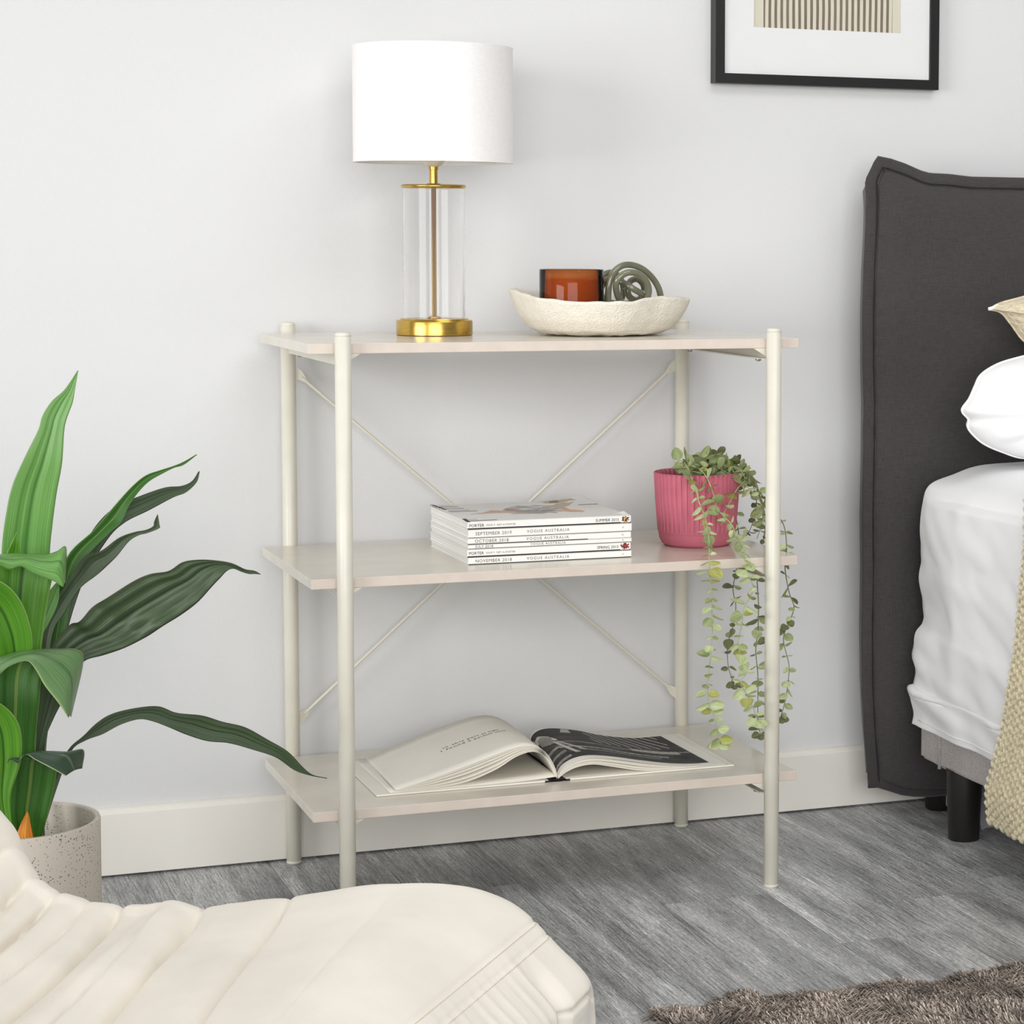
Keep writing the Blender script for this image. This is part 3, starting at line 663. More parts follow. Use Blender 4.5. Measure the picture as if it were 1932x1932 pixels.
# ================================================================== BED
hy = .345
bed = empty('bed', (1.9, -.6, 0), 'bed with charcoal linen slipcovered headboard and grey fabric base on black legs', 'bed')
hbL = [(1655, 295), (1648, 305), (1640, 322), (1631, 340), (1633, 375), (1632, 420), (1628, 500), (1626, 580), (1626, 680), (1628, 760), (1627, 860), (1625, 980), (1626, 1080), (1624, 1200), (1625, 1300), (1629, 1380), (1634, 1440), (1637, 1484)]
hbT = [(1655, 295), (1680, 300), (1706, 309), (1735, 322), (1752, 327), (1790, 329), (1830, 334), (1880, 335), (1932, 336)]
Lp = [at(u, v, y=hy) for u, v in hbL]; Tp = [at(u, v, y=hy) for u, v in hbT]
xe = 2.75; zbot = at(1637, 1486, y=hy).z
def interp(P, key, q, val):
    for a, b in zip(P, P[1:]):
        ka, kb = key(a), key(b)
        if (ka-q)*(kb-q) <= 0 and ka != kb: t = (q-ka)/(kb-ka); return val(a)*(1-t)+val(b)*t
    return val(P[0]) if abs(key(P[0])-q) < abs(key(P[-1])-q) else val(P[-1])
botp = [(1637, 1486), (1652, 1484), (1675, 1491), (1700, 1499), (1725, 1502), (1755, 1502)]
Bp = [at(u, v, y=hy) for u, v in botp]
NX, NZ = 150, 130
def hb_edge(side):
    def lx(z): return interp(Lp, lambda p: -p.z, -z, lambda p: p.x)
    return lx
lx = hb_edge(0)
def tz(x): return interp(Tp, lambda p: p.x, x, lambda p: p.z) if x < Tp[-1].x else Tp[-1].z
def bz(x): return interp(Bp, lambda p: p.x, x, lambda p: p.z) if x < Bp[-1].x else Bp[-1].z
FLW = .019
def hb_pt(i, j, inset, dy, wr):
    fi = i/NX; fi = fi**1.6; zt0 = Tp[0].z
    z = zbot+(zt0-zbot)*j/NZ
    x = lx(z); x = x+inset+(xe-2*inset-x)*fi
    t = tz(x)-inset; b = bz(x)+inset*.9; zz = b+(t-b)*j/NZ
    d = 0
    if wr:
        e = min(x-lx(zz), tz(x)-zz, 9)-inset
        puff = .022*(1-math.exp(-max(e, 0)/.02))
        d = -puff-(noise.noise(Vector((x*9, zz*14, 1)))*.004+noise.noise(Vector((x*5, zz*40, 4)))*.0012)*(1-math.exp(-max(e, 0)/.03))
    return (x, dy+d, zz)
G = [[hb_pt(i, j, FLW, hy, True) for j in range(NZ+1)] for i in range(NX+1)]
hb = grid('headboard', G, M['charcoal'], bed)
# close with back and sides
bm = bmesh.new(); bm.from_mesh(hb.data)
bm.edges.ensure_lookup_table(); be = [e for e in bm.edges if e.is_boundary]
ret = bmesh.ops.extrude_edge_only(bm, edges=be); nv = [v for v in ret['geom'] if isinstance(v, bmesh.types.BMVert)]
for v in nv: v.co.y = hy+.05
ne = [e for e in ret['geom'] if isinstance(e, bmesh.types.BMEdge)]
try: bmesh.ops.contextual_create(bm, geom=ne)
except Exception: pass
bmesh.ops.recalc_face_normals(bm, faces=bm.faces); bm.to_mesh(hb.data); bm.free()
for p in hb.data.polygons: p.use_smooth = True
# flange along left, top, bottom
def flange(path_out, path_in, name):
    n = len(path_out); G = []
    for a, b in zip(path_out, path_in):
        a = Vector(a); b = Vector(b); row = []
        for k in range(7):
            t = k/6; p = a.lerp(b, t); p.y = hy-.002-.0035*math.sin(t*PI)+.0015*noise.noise(p*30); row.append(p)
        G.append(row)
    o = grid(name, G, M['charcoal'], hb, .004, off=0); return o
n = 120
po = [(lx(z), hy, z) for z in [zbot+(Tp[0].z-zbot)*k/n for k in range(n+1)]]
flange(po, [(p[0]+FLW+.006, hy, min(p[2], tz(p[0]+FLW)-FLW)+0) for p in po], 'flange')
po = [(Tp[0].x+(xe-Tp[0].x)*(k/n)**1.6, hy, 0) for k in range(n+1)]; po = [(x, hy, tz(x)) for x, _, _ in po]
flange(po, [(max(p[0], lx(Tp[0].z)+FLW*.6), hy, p[2]-FLW-.006) for p in po], 'flange')
po = [(lx(zbot)+(xe-lx(zbot))*(k/n)**1.6, hy, 0) for k in range(n+1)]; po = [(x, hy, bz(x)) for x, _, _ in po]
flange(po, [(p[0], hy, p[2]+FLW*1.25) for p in po], 'hem')
seamM = mat('charcoal_groove_shade', (34, 32, 32), .95)  # dark tube colour stands in for the shade in the stitched groove
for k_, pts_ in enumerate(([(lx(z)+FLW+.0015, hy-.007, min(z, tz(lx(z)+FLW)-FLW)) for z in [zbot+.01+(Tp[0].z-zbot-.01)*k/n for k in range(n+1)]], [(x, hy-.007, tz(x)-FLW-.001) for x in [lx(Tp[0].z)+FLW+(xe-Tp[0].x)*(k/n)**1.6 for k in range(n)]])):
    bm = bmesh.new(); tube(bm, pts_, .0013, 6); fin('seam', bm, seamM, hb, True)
# base
bx0, by1 = 1.154, .262; bzb, bzt = .127, .30
bm = bmesh.new(); box(bm, (bx0, -1.75, bzb), (2.72, by1, bzt)); bmesh.ops.subdivide_edges(bm, edges=[e for e in bm.edges if abs(e.verts[0].co.y-e.verts[1].co.y) > 1], cuts=90)
for v in bm.verts:
    if v.co.z < .2: v.co.z += .0022*noise.noise(Vector((v.co.y*9, v.co.x, 2)))+(-.003*math.exp(-((v.co.y-.178)/.02)**2) if v.co.x < 1.3 else 0)
fin('bed_base', bm, M['base_fabric'], bed, False, .006, 3)
bm = bmesh.new(); rod(bm, (bx0-.001, .178, bzb-.003), (bx0-.001, .178, bzt), .0035, 10); fin('seam', bm, M['base_fabric'], bed, True)
for (lx_, ly_) in ((1.1885, .150), (1.1885, -1.6), (2.66, .148), (2.66, -1.6)):
    bm = bmesh.new(); lathe(bm, [(.026, 0), (.0277, .002), (.0332, .124), (.0332, .1275)], (lx_, ly_, 0), 48); fin('leg', bm, M['leg'], bed, True).data.set_sharp_from_angle(angle=.7)
for lx_ in (1.245, 2.62):
    bm = bmesh.new(); lathe(bm, [(.020, 0), (.024, .004), (.026, .12), (.026, .13)], (lx_, .37, 0), 32); fin('headboard_leg', bm, M['leg'], bed, True)
# mattress
mt = bx('mattress', (1.185, -1.75, bzt+.001), (2.70, .262, .60), M['sheet'], None, .03, 4); tag(mt, 'white mattress lying on the grey bed base under the white bedding', 'mattress')
# white bedding: grid that wraps side and top
sil = [(1725, 1366), (1728, 1345), (1722, 1318), (1720, 1297), (1733, 1287), (1729, 1225), (1731, 1196), (1745, 1176), (1748, 1145), (1738, 1092), (1744, 1050), (1740, 1000), (1745, 952), (1757, 918), (1800, 899), (1850, 882), (1932, 875)]
ye = .272
S = [at(u, v, y=ye) for u, v in sil]; S = cr([(p.x, p.z) for p in S], 130)
S2 = [(p[0], p[1]) for p in S]; xl_ = S2[-1][0]; zl_ = S2[-1][1]
for k in range(1, 26): S2.append((xl_+(2.70-xl_)*k/25, zl_+.012*math.sin(k/25*PI)))
NY = 170; G = []
foldz = [.245, .30, .375]
for b in range(NY+1):
    t = b/NY; row = []
    for a, (x, z) in enumerate(S2):
        if b < 10:       # end near the headboard, rounded in
            q = b/10; y = ye+.004*0; k = math.sin(q*PI/2)
            cx_ = max(x, 1.20); xx = cx_+(x-cx_)*(.4+.6*k) if x < 1.5 else x; y = ye+.018*(1-q); zz = z-.02*(1-k) if z > .6 else z
            row.append((xx, y, zz)); continue
        y = ye-(t-10/NY)*2.02
        dy = ye-y; rel = min(1, dy/.18)
        # away from the end the side hangs straighter and folds run obliquely
        side = 1 if z < .60 and x < 1.3 else 0
        xs = x*(1-.85*rel)+(1.144-.014*math.sin((z-.19)/.45*PI))*.85*rel if side else x
        ph = z+ .42*dy*(1-.3*dy) if dy < .6 else z+.2
        f = 0
        for fz, dep in ((.262, .006), (.312, .006), (.40, .0035), (.50, .003)):
            d_ = z-(fz-.22*dy+.10*dy*dy)
            f += dep*math.exp(-(d_/.016)**2)*(1-.5*rel)
        wr = noise.noise(Vector((y*5, z*7-y*3, x*2)))*.009+noise.noise(Vector((y*9, z*20-y*8, 7)))*.004-abs(noise.noise(Vector((y*6+z*6, z*16-y*10, 17))))*.006
        wr *= min(1, dy/.03)
        hem = 1 if a < 6 else 0
        if x < 1.3: row.append((xs-f+wr*(.8 if side else .4), y, z+(0 if side and z < .25 else wr*.6)-(0.006*math.sin(dy*14) if a < 3 else 0)*0))
        else: row.append((x, y, z+wr))
    G.append(row)
sheet = grid('bedding', G, M['sheet'], None, .004, off=1); tag(sheet, 'rumpled white cotton bedding draped over the mattress side', 'bedding')
# hem band line of the sheet
bm = bmesh.new()
Hm = [Vector(G[b][5])+Vector((-.0046, 0, 0)) for b in range(12, NY, 2)]; tube(bm, Hm, .0011, 6); fin('hem_seam', bm, M['sheet'], sheet, True)
# pillow
def pillow(name, outline, yc, thick, m, label, cat, seamm=None, wr=.004, lean=0, nr=46, pw=.55):
    c0 = np.mean(np.array(outline), axis=0); O = cr(list(outline)+[outline[0]], 145)[:-1]; n = len(O)
    rings = [[], []]; bm = bmesh.new(); grids = []
    for sgn in (-1, 1):
        R_ = []
        for i in range(nr+1):
            q = i/nr; row = []
            for k in range(n):
                p = c0*(1-q)+O[k]*q; th = thick*(1-q**2.6)**pw
                w_ = (noise.noise(Vector((p[0]*10, p[1]*12, sgn)))*wr*2+noise.noise(Vector((O[k][0]*40, O[k][1]*40, sgn*3)))*wr*1.6*q)*(1-q**6)
                row.append((p[0], yc+sgn*(th+w_)+lean*(p[1]-c0[1]), p[1]))
            R_.append(row)
        grids.append(R_)
    for R_, sgn in zip(grids, (-1, 1)):
        vs = [[bm.verts.new(p) for p in row] for row in R_[1:]]; c = bm.verts.new(R_[0][0])
        for k in range(n): bm.faces.new((c, vs[0][k], vs[0][(k+1) % n]))
        for A, B in zip(vs, vs[1:]):
            for k in range(n): bm.faces.new((A[k], B[k], B[(k+1) % n], A[(k+1) % n]))
    bmesh.ops.remove_doubles(bm, verts=bm.verts, dist=.00005)
    o = fin(name, bm, m, None, True); tag(o, label, cat)
    bm = bmesh.new(); tube(bm, [(p[0], yc+lean*(p[1]-c0[1]), p[1]) for p in O], .0022, 8, closed=True); fin('piping', bm, m, o, True)
    return o
pyc = .16
pl = [(1932, 672), (1885, 686), (1852, 706), (1840, 728), (1829, 752), (1815, 774), (1827, 791), (1826, 806), (1838, 822), (1858, 838), (1890, 852), (1932, 864)]
plw = [at(u, v, y=pyc) for u, v in pl]; out = [(p.x, p.z) for p in plw]
zc_ = (out[0][1]+out[-1][1])/2; zlo = .682
out = out+[(out[-1][0]+.06, .684), (out[-1][0]+.25, zlo), (out[-1][0]+.46, .686), (out[-1][0]+.52, .70), (out[-1][0]+.56, .75), (out[-1][0]+.52, .815), (out[-1][0]+.42, .845), (out[0][0]+.2, .85), (out[0][0]+.08, .832)]
pillow('pillow', out, pyc, .075, M['sheet'], 'plump white cotton pillow lying against the charcoal headboard', 'pillow')
cyc = .275
ca = at(1868, 583, y=.22); cb_ = at(1932, 560, y=.22); cc_ = at(1932, 643, y=.22)
def cpt(p): return (p.x, p.z)
cu_out = [cpt(ca), cpt(at(1888, 572, y=.22)), cpt(cb_), (cb_.x+.12, cb_.z+.03), (cb_.x+.26, cb_.z+.065), (cb_.x+.33, cb_.z+.05), (cb_.x+.36, cb_.z-.06), (cb_.x+.37, cb_.z-.20), (cb_.x+.34, .842), (cb_.x+.2, .846), (cc_.x+.09, .846), (cc_.x+.045, .862), cpt(cc_), cpt(at(1908, 612, y=.22)), cpt(at(1889, 590, y=.22))]
cu = pillow('cushion', cu_out, .22, .06, M['cushion'], 'beige puckered cotton cushion standing on the white pillow, its corner showing', 'cushion', wr=.006)
# tuft at the cushion corner
bm = bmesh.new(); P = [tuple(at(u, v, y=.22)) for u, v in ((1889, 579), (1879, 580), (1872, 582), (1865, 583))]
tube(bm, cr(P, 10), lambda t: .006-.003*t, 8); fin('corner_tab', bm, M['sheet'], cu, True)
# cloth bag under the bed
bp_ = at(1862, 1563, z=.001)
ug = empty('storage_bag', (bp_.x+.2, bp_.y+.09, 0), 'lilac grey cloth storage bag under the bed behind the black leg', 'bag')
G = [[(bp_.x-.012+.5*a/40, bp_.y+.006*math.sin(a*.9)*(1-b/30)+.010*noise.noise(Vector((a*.35, b*.12, 0)))-(.006*(1-b/5)**2 if b < 5 else 0), .001+.121*b/30) for b in range(31)] for a in range(41)]
grid('bag_front', G, M['storage'], ug, .002)
bx('bag_body', (bp_.x-.010, bp_.y+.012, .001), (bp_.x+.486, bp_.y+.17, .121), M['storage'], ug, .01, 3)
# knitted throw hanging over the bed side
tw = empty('throw_blanket', (1.14, -.3, .03), 'beige chunky knitted throw hanging over the bed side by the black leg', 'throw')
TX = 1.128
ted = [(1940, 1010), (1932, 1070), (1925, 1130), (1918, 1240), (1910, 1300), (1900, 1380), (1886, 1440), (1873, 1480), (1870, 1520), (1873, 1553)]
E_ = [at(u, v, x=TX) for u, v in ted]
def tey(z): return interp(E_, lambda p: -p.z, -z, lambda p: p.y)
zb1 = E_[-1].z; zt1 = .672
def throw_pt(s, d):     # s along the length of the cloth from the bottom, d from the left edge towards the camera
    Ls = .66-zb1
    bot = zb1-.0*d
    if s < Ls: z = bot+s; x = TX-.006*math.sin(s*12+d*9)+.004*noise.noise(Vector((d*14, s*8, 0))); 
    elif s < Ls+.06: a = (s-Ls)/.06*PI/2; z = .66+.024*math.sin(a); x = TX+.04*(1-math.cos(a))
    else: z = .684; x = TX+.04+(s-Ls-.06)
    y = tey(min(z, E_[0].z))-d if z < E_[0].z else E_[0].y-(z-E_[0].z)*.2-d
    return Vector((x, y, z))
grid('cloth', [[throw_pt(1.15*a/120, .55*b/60) for b in range(61)] for a in range(121)], M['throw'], tw, .006)
V_, F2 = [], []
bmS = bmesh.new(); bmesh.ops.create_icosphere(bmS, subdivisions=1, radius=1); sv = [v.co.copy() for v in bmS.verts]; sf = [[v.index for v in f.verts] for f in bmS.faces]; bmS.free()
rs = random.Random(5)
nrow, ncol = 66, 41
for a in range(nrow):
    for b in range(ncol):
        s = .004+a*.0146+(.0073 if b % 2 else 0)+rs.uniform(-.001, .001); d = .003+b*.0126+rs.uniform(-.0008, .0008)
        for sg in (-1, 1):
            c = throw_pt(s+rs.uniform(-.0008, .0008), d+sg*.0028); tA = (throw_pt(s+.004, d)-throw_pt(s, d)).normalized(); tB = Vector((0, -1, 0)); nn = tA.cross(tB)
            if nn.x > 0 and s < .6: nn = -nn
            elif nn.z < 0 and s >= .6: nn = -nn
            ax = (tA+tB*sg*.7).normalized(); ay = nn.cross(ax); c = c+nn*.0062; bi = len(V_); k = rs.uniform(.82, 1.2)
            for v in sv: V_.append(c+ax*v.z*.0086*k+ay*v.x*.0039*k+nn*v.y*.006)
            F2 += [[q+bi for q in f] for f in sf]
kn = mesh('knit_stitches', V_, F2, M['throw'], tw, True); kn['kind'] = 'stuff'

# ================================================================== SHAGGY RUG
rgt = [(1225, 1940), (1262, 1931), (1330, 1921), (1400, 1906), (1450, 1903), (1520, 1897), (1600, 1888), (1700, 1877), (1780, 1870), (1850, 1860), (1900, 1852), (1932, 1849)]
R_ = [at(u, v, z=.012) for u, v in rgt]
rug = empty('rug', (.9, -1.3, 0), 'shaggy brown grey rug on the floor at the lower right corner', 'rug')
def rug_top(x):
    if x <= R_[0].x: return R_[0].y
    if x >= R_[-1].x: return R_[-1].y+(x-R_[-1].x)*.03
    return interp(R_, lambda p: p.x, x, lambda p: p.y)
x0r, x1r = R_[1].x-.01, 1.46
G = [[(x0r+(x1r-x0r)*a/60, rug_top(x0r+(x1r-x0r)*a/60)-.015-.72*b/20, .001) for b in range(21)] for a in range(61)]
grid('backing', G, mat('rug_backing', (96, 86, 78), .95), rug, .006, off=1, smooth=False)
fib_m = []
V_, F2 = [], []
rs = random.Random(11)
def fiber(x, y, L_, wd):
    n1 = noise.noise(Vector((x*9, y*9, 0))); ang = 2.4+n1*2.2+rs.uniform(-.7, .7)
    dx, dy = math.cos(ang), math.sin(ang); bx_ = -dy*wd; by_ = dx*wd; bi = len(V_)
    h = .030+.012*noise.noise(Vector((x*14, y*14, 5)))+rs.uniform(-.008, .005)
    px_ = [(0, .002), (.25, h*.7), (.62, h), (1., h*.72)]
    for t, z in px_[:-1]:
        V_.append((x+dx*L_*t-bx_, y+dy*L_*t-by_, z)); V_.append((x+dx*L_*t+bx_, y+dy*L_*t+by_, z))
    V_.append((x+dx*L_, y+dy*L_, px_[-1][1]))
    F2.extend([(bi, bi+1, bi+3, bi+2), (bi+2, bi+3, bi+5, bi+4), (bi+4, bi+5, bi+6)])
for _ in range(125000):
    x = rs.uniform(x0r, 1.45); y = rug_top(x)-.012-rs.random()**1.7*.73
    fiber(x, y, rs.uniform(.022, .05), rs.uniform(.0006, .0013))
pile = mesh('pile', V_, F2, None, rug); pile['kind'] = 'stuff'
def pilem():
    m, nt, b = base_mat('brown_grey_pile', (140, 126, 116), .8); L = nt.links; g = nd(nt, 'ShaderNodeNewGeometry')
    r = ramp(nt, [(0, (120, 108, 99)), (.45, (166, 151, 140)), (.8, (204, 190, 177)), (1, (228, 218, 208))]); L.new(g.outputs['Random Per Island'], r.inputs[0])
    tc = nd(nt, 'ShaderNodeTexCoord'); n = nd(nt, 'ShaderNodeTexNoise', i_Scale=16., i_Detail=3.); L.new(tc.outputs['Object'], n.inputs[0]); r2 = ramp(nt, [(.36, .5), (.55, 1.)]); L.new(n.outputs[0], r2.inputs[0])
    mx = nd(nt, 'ShaderNodeMix', data_type='RGBA', blend_type='MULTIPLY'); mx.inputs[0].default_value = 1; L.new(r.outputs[0], mx.inputs[6]); L.new(r2.outputs[0], mx.inputs[7]); L.new(mx.outputs[2], b.inputs['Base Color'])
    return m
pile.data.materials.append(pilem())

# ================================================================== CREAM LOUNGE CHAIR
vd = FX*FOC+RX*(1500-PPX)-UX*(460-PPY); Wd = Vector((vd[0], vd[1], 0)).normalized(); Sd = Vector((Wd.y, -Wd.x, 0))
P0 = at(800, 1672, z=.38)
silc = [(-330, 1090), (-250, 1185), (-150, 1330), (-60, 1470), (0, 1560), (18, 1600), (45, 1640), (72, 1664), (100, 1676), (135, 1692), (170, 1704), (215, 1706), (260, 1703), (320, 1703), (378, 1712), (430, 1707), (490, 1701), (545, 1698), (600, 1691), (660, 1681), (720, 1674), (790, 1671), (845, 1674), (895, 1683), (945, 1702), (985, 1726), (1020, 1755), (1055, 1790), (1088, 1824), (1108, 1850), (1114, 1872), (1108, 1905), (1102, 1950)]
C3 = [at_plane(u, v, P0, Wd) for u, v in silc]
prof = [((p-P0).dot(Sd), p.z) for p in C3]; us = [u for u, v in silc]
lastx, lastz = prof[-1]
prof += [(lastx-.004, lastz*.5), (lastx-.01, .02)]; us += [1102, 1102]
first = prof[0]; prof = [(first[0]-.30, .02), (first[0]-.30, .25), (first[0]-.24, first[1]-.12), (first[0]-.17, first[1]+.02), (first[0]-.10, first[1]+.06), (first[0]-.04, first[1]+.045)]+prof; us = [-560, -520, -480, -450, -420, -370]+us
Q = cr([(a, b, c) for (a, b), c in zip(prof, us)], 430)
# arc length
arc = [0]
for a, b in zip(Q, Q[1:]): arc.append(arc[-1]+math.hypot(b[0]-a[0], b[1]-a[1]))
def s_at_u(u):
    for k in range(len(Q)-1):
        if Q[k][2] <= u <= Q[k+1][2]: return arc[k]
    return arc[-1]
cre = [(-260, .018, .007), (-140, .018, .007), (-50, .016, .006), (20, .014, .004), (62, .015, .004), (108, .018, .004), (160, .007, .0025), (222, .021, .0042), (300, .005, .0025), (378, .018, .0040), (548, .013, .0034), (742, .0018, .004)]
cre = [(s_at_u(u), d, wd) for u, d, wd in cre]; ss = s_at_u(1004); se = arc[-1]
NT = 150; Gc = []; s_ear = arc[max(range(len(Q)), key=lambda k: Q[k][0])]+.004
TW = 1.02; RR = .075
def chair_pt(k, b):
    a = Q[k]; s = arc[k]; a0 = Q[max(0, k-1)]; a1 = Q[min(len(Q)-1, k+1)]; tx_, tz_ = a1[0]-a0[0], a1[1]-a0[1]; L_ = math.hypot(tx_, tz_) or 1; nx, nz = -tz_/L_, tx_/L_
    # t: distance from far crest (positive towards camera)
    if b < 18:
        q = b/18; ang = (1-q)*PI/2; t = -RR*math.sin(ang); drop = RR*(1-math.cos(ang))
    else:
        t = TW*((b-18)/(NT-18)); drop = 0
        if t > TW-.1: e = (t-(TW-.1))/.1; drop = .1*(1-math.sqrt(max(0, 1-e*e)))
    d = 0; ef = .25+.75*max(0, min(1, (t+.01)/.06))
    sk = s
    for cs, dep, wd in cre:
        cs2 = cs+.010*noise.noise(Vector((t*3, cs*9, 0)))
        x = sk-cs2; d -= dep*math.exp(-abs(x/wd)**1.4)*ef; d -= ef*dep*.35*math.exp(-(x/(wd*4))**2)*(1 if x < 0 else .3)
    wfold = -abs(noise.noise(Vector((s*17, t*1.6+s*2, 3))))*.024+noise.noise(Vector((s*48, t*4, 8)))*.004
    amp = 1. if Q[k][2] < 330 else max(0., 1-(Q[k][2]-330)/150)
    d += wfold*amp*(1 if t > 0 else .4)
    d += noise.noise(Vector((s*7, t*5, 1)))*.004+noise.noise(Vector((s*16, t*9, 21)))*.0016
    if s > ss:     # gathered end panel
        m_ = min(1, (s-ss)/.05); tt = t+.35*(s-ss)*0; pl_ = (math.sin(tt*2*PI/.022+2.2*noise.noise(Vector((tt*14, 0, 0))))*.5+.5)
        fade = math.exp(-((s-ss)/.20)**2)*.8+.2
        d += (-.0048*m_*fade*(1-pl_)**1.3-.0015*m_) if t > .06 else 0
        d -= .016*math.exp(-((t-.075)/.010)**2)*m_*min(1, (s-ss)/.1)
    d -= .0022*math.exp(-((s-ss)/.0022)**2)+.0016*math.exp(-((s-ss-.020)/.0022)**2)
    # end panel tucks back towards the camera side
    tuck = max(0, min(1, (a[2]-640)/260))**1.3*.24*max(0, t)
    d -= .010*math.exp(-((s-s_ear)/.0035)**2)*(1-min(1, max(0, t-.02)/.07)) if t > -.05 else 0
    p = P0+Sd*(a[0]+nx*d-tuck)-Wd*t; p.z = a[1]+nz*d-drop*(1 if a[1] > .1 else a[1]/.1)
    return p
ch = empty('lounge_chair', tuple(P0-Wd*.5+Vector((0, 0, -.38))), 'low cream suede lounge chair with stitched channels in the foreground', 'chair')
for k in range(len(Q)):
    row = [chair_pt(k, b) for b in range(NT+1)]
    f0 = row[0].copy(); f0.z = max(.02, f0.z*.45); f1 = f0.copy(); f1.z = .02; f0b = row[0].copy(); f0b.z = max(.02, f0b.z*.8)
    l0 = row[-1].copy(); l0.z = .02
    Gc.append([f1, f0, f0b]+row+[l0])
grid('upholstery', Gc, M['lounge'], ch)
# stitching on the end seam: tiny raised threads on the surface
V_, F2 = [], []
def near_k(s): return min(range(len(arc)), key=lambda k: abs(arc[k]-s))
for so in (ss+.0045, ss+.0245):
    k = near_k(so); prev = None
    for b in range(8, NT, 1):
        p = chair_pt(k, b); q = chair_pt(k, min(b+1, NT)); e = (q-p)*.3; up = Vector((Sd.x*.5, Sd.y*.5, .8)).normalized()*.0006; sd = Sd*.0005
        for hh in (0, .5):
            pp = p.lerp(q, hh); bi = len(V_); V_ += [pp-sd+up, pp+sd+up, pp+e+sd+up, pp+e-sd+up, pp-sd, pp+sd, pp+e+sd, pp+e-sd]
            F2 += [(bi, bi+1, bi+2, bi+3), (bi, bi+4, bi+5, bi+1), (bi+1, bi+5, bi+6, bi+2), (bi+2, bi+6, bi+7, bi+3), (bi+3, bi+7, bi+4, bi)]
st = mesh('stitching', V_, F2, M['stitch'], ch); st['kind'] = 'stuff'

# ================================================================== BIG POTTED PLANT
GX, GY = -.443, -.10; gz = .2398; GR = .1165
dp = empty('potted_plant', (GX, GY, 0), 'broad-leaved green dracaena in a speckled stoneware pot left of the shelf', 'plant')
bm = bmesh.new(); lathe(bm, [(GR*.9, 0), (GR*.97, .004), (GR, .014), (GR+.001, gz-.003), (GR, gz-.0005), (GR-.004, gz), (GR-.0065, gz-.001), (GR-.0075, gz-.004), (GR-.008, .06), (.001, .06)], (GX, GY, 0), 128)
fin('pot', bm, M['stoneware'], dp, True).data.set_sharp_from_angle(angle=.9)
bm = bmesh.new(); lathe(bm, [(GR-.0085, gz-.075), (GR*.6, gz-.068), (.02, gz-.060), (.001, gz-.06)], (GX, GY, 0), 48)
for v in bm.verts: v.co.z += noise.noise(v.co*60)*.006
fin('soil', bm, M['soil'], dp, True)
def strip(pairs, n=48, m=12, fold=.0, rip=.0, seed=0):
    """pairs: (ul,vl,yl,ur,vr,yr); returns grid of points"""
    Lr = cr([tuple(at(p[0], p[1], y=p[2]))+tuple(at(p[3], p[4], y=p[5])) for p in pairs], n); G = []
    for i, q in enumerate(Lr):
        a = Vector(q[:3]); b = Vector(q[3:]); w_ = (b-a).length; row = []
        for j in range(m+1):
            t = j/m; p = a.lerp(b, t)
            p.y += fold*w_*(1-abs(2*t-1))+rip*w_*math.sin(i*.55+seed+t*2)*abs(2*t-1)*.6+.02*w_*math.sin(t*PI*8)
            row.append(p)
        G.append(row)
    return G
def c_pairs(P):   # (u, v, hw, y [, ang]) centreline -> pairs, width perpendicular to the path
    out = []
    for i, p in enumerate(P):
        a = P[max(0, i-1)]; b = P[min(len(P)-1, i+1)]; dx, dy = b[0]-a[0], b[1]-a[1]; L_ = math.hypot(dx, dy) or 1
        nx, ny = dy/L_, -dx/L_; y = p[3]
        out.append((p[0]+nx*p[2], p[1]+ny*p[2], y, p[0]-nx*p[2], p[1]-ny*p[2], y))
    return out
def leaf(pairs, mt_, drape=None, dm=None, **kw):
    G = strip(pairs, **kw); o = grid('leaf', G, mt_, dp, .0007, uvs=True, off=0)
    if drape:
        A, B, ya, yb = drape; n = 40; A = cr([tuple(at(u, v, y=ya-.0)) for u, v in A], n); B = cr([tuple(at(u, v, y=yb)) for u, v in B], n); G = []
        for i in range(n):
            a, b = Vector(B[i]), Vector(A[i]); row = []
            for j in range(13):
                t = j/12; p = a.lerp(b, t); kb = min(1, (a-b).length/.03); p.y -= kb*.016*math.sin(t*PI)*(1-.6*i/n); p.z += kb*.004*math.sin(t*PI)
                row.append(p)
            G.append(row)
        d = grid('leaf_tip', G, dm or mt_, o, .0007, uvs=True, off=0)
    return o
g = GY
BASE = lambda u=56, hw=13, y=g: [(u-hw, 1600, y, u+hw, 1600, y), (u-hw, 1540, y, u+hw, 1540, y)]
# tall bright leaf
leaf(BASE(52, 14, g+.02)+[(15, 1400, g+.04, 80, 1400, g+.04), (5, 1250, g+.05, 88, 1250, g+.05), (3, 1130, g+.05, 92, 1130, g+.05), (3, 1045, g+.045, 94, 1045, g+.045), (9, 985, g+.04, 99, 990, g+.04), (22, 920, g+.035, 107, 930, g+.035), (45, 866, g+.03, 117, 875, g+.03), (72, 812, g+.03, 121, 815, g+.03), (80, 785, g+.03, 126, 790, g+.03), (98, 757, g+.03, 137, 760, g+.03), (122, 735, g+.03, 141, 738, g+.03), (146, 700, g+.03, 148, 698, g+.03)], M['leaf_mid'], fold=.10, n=70)
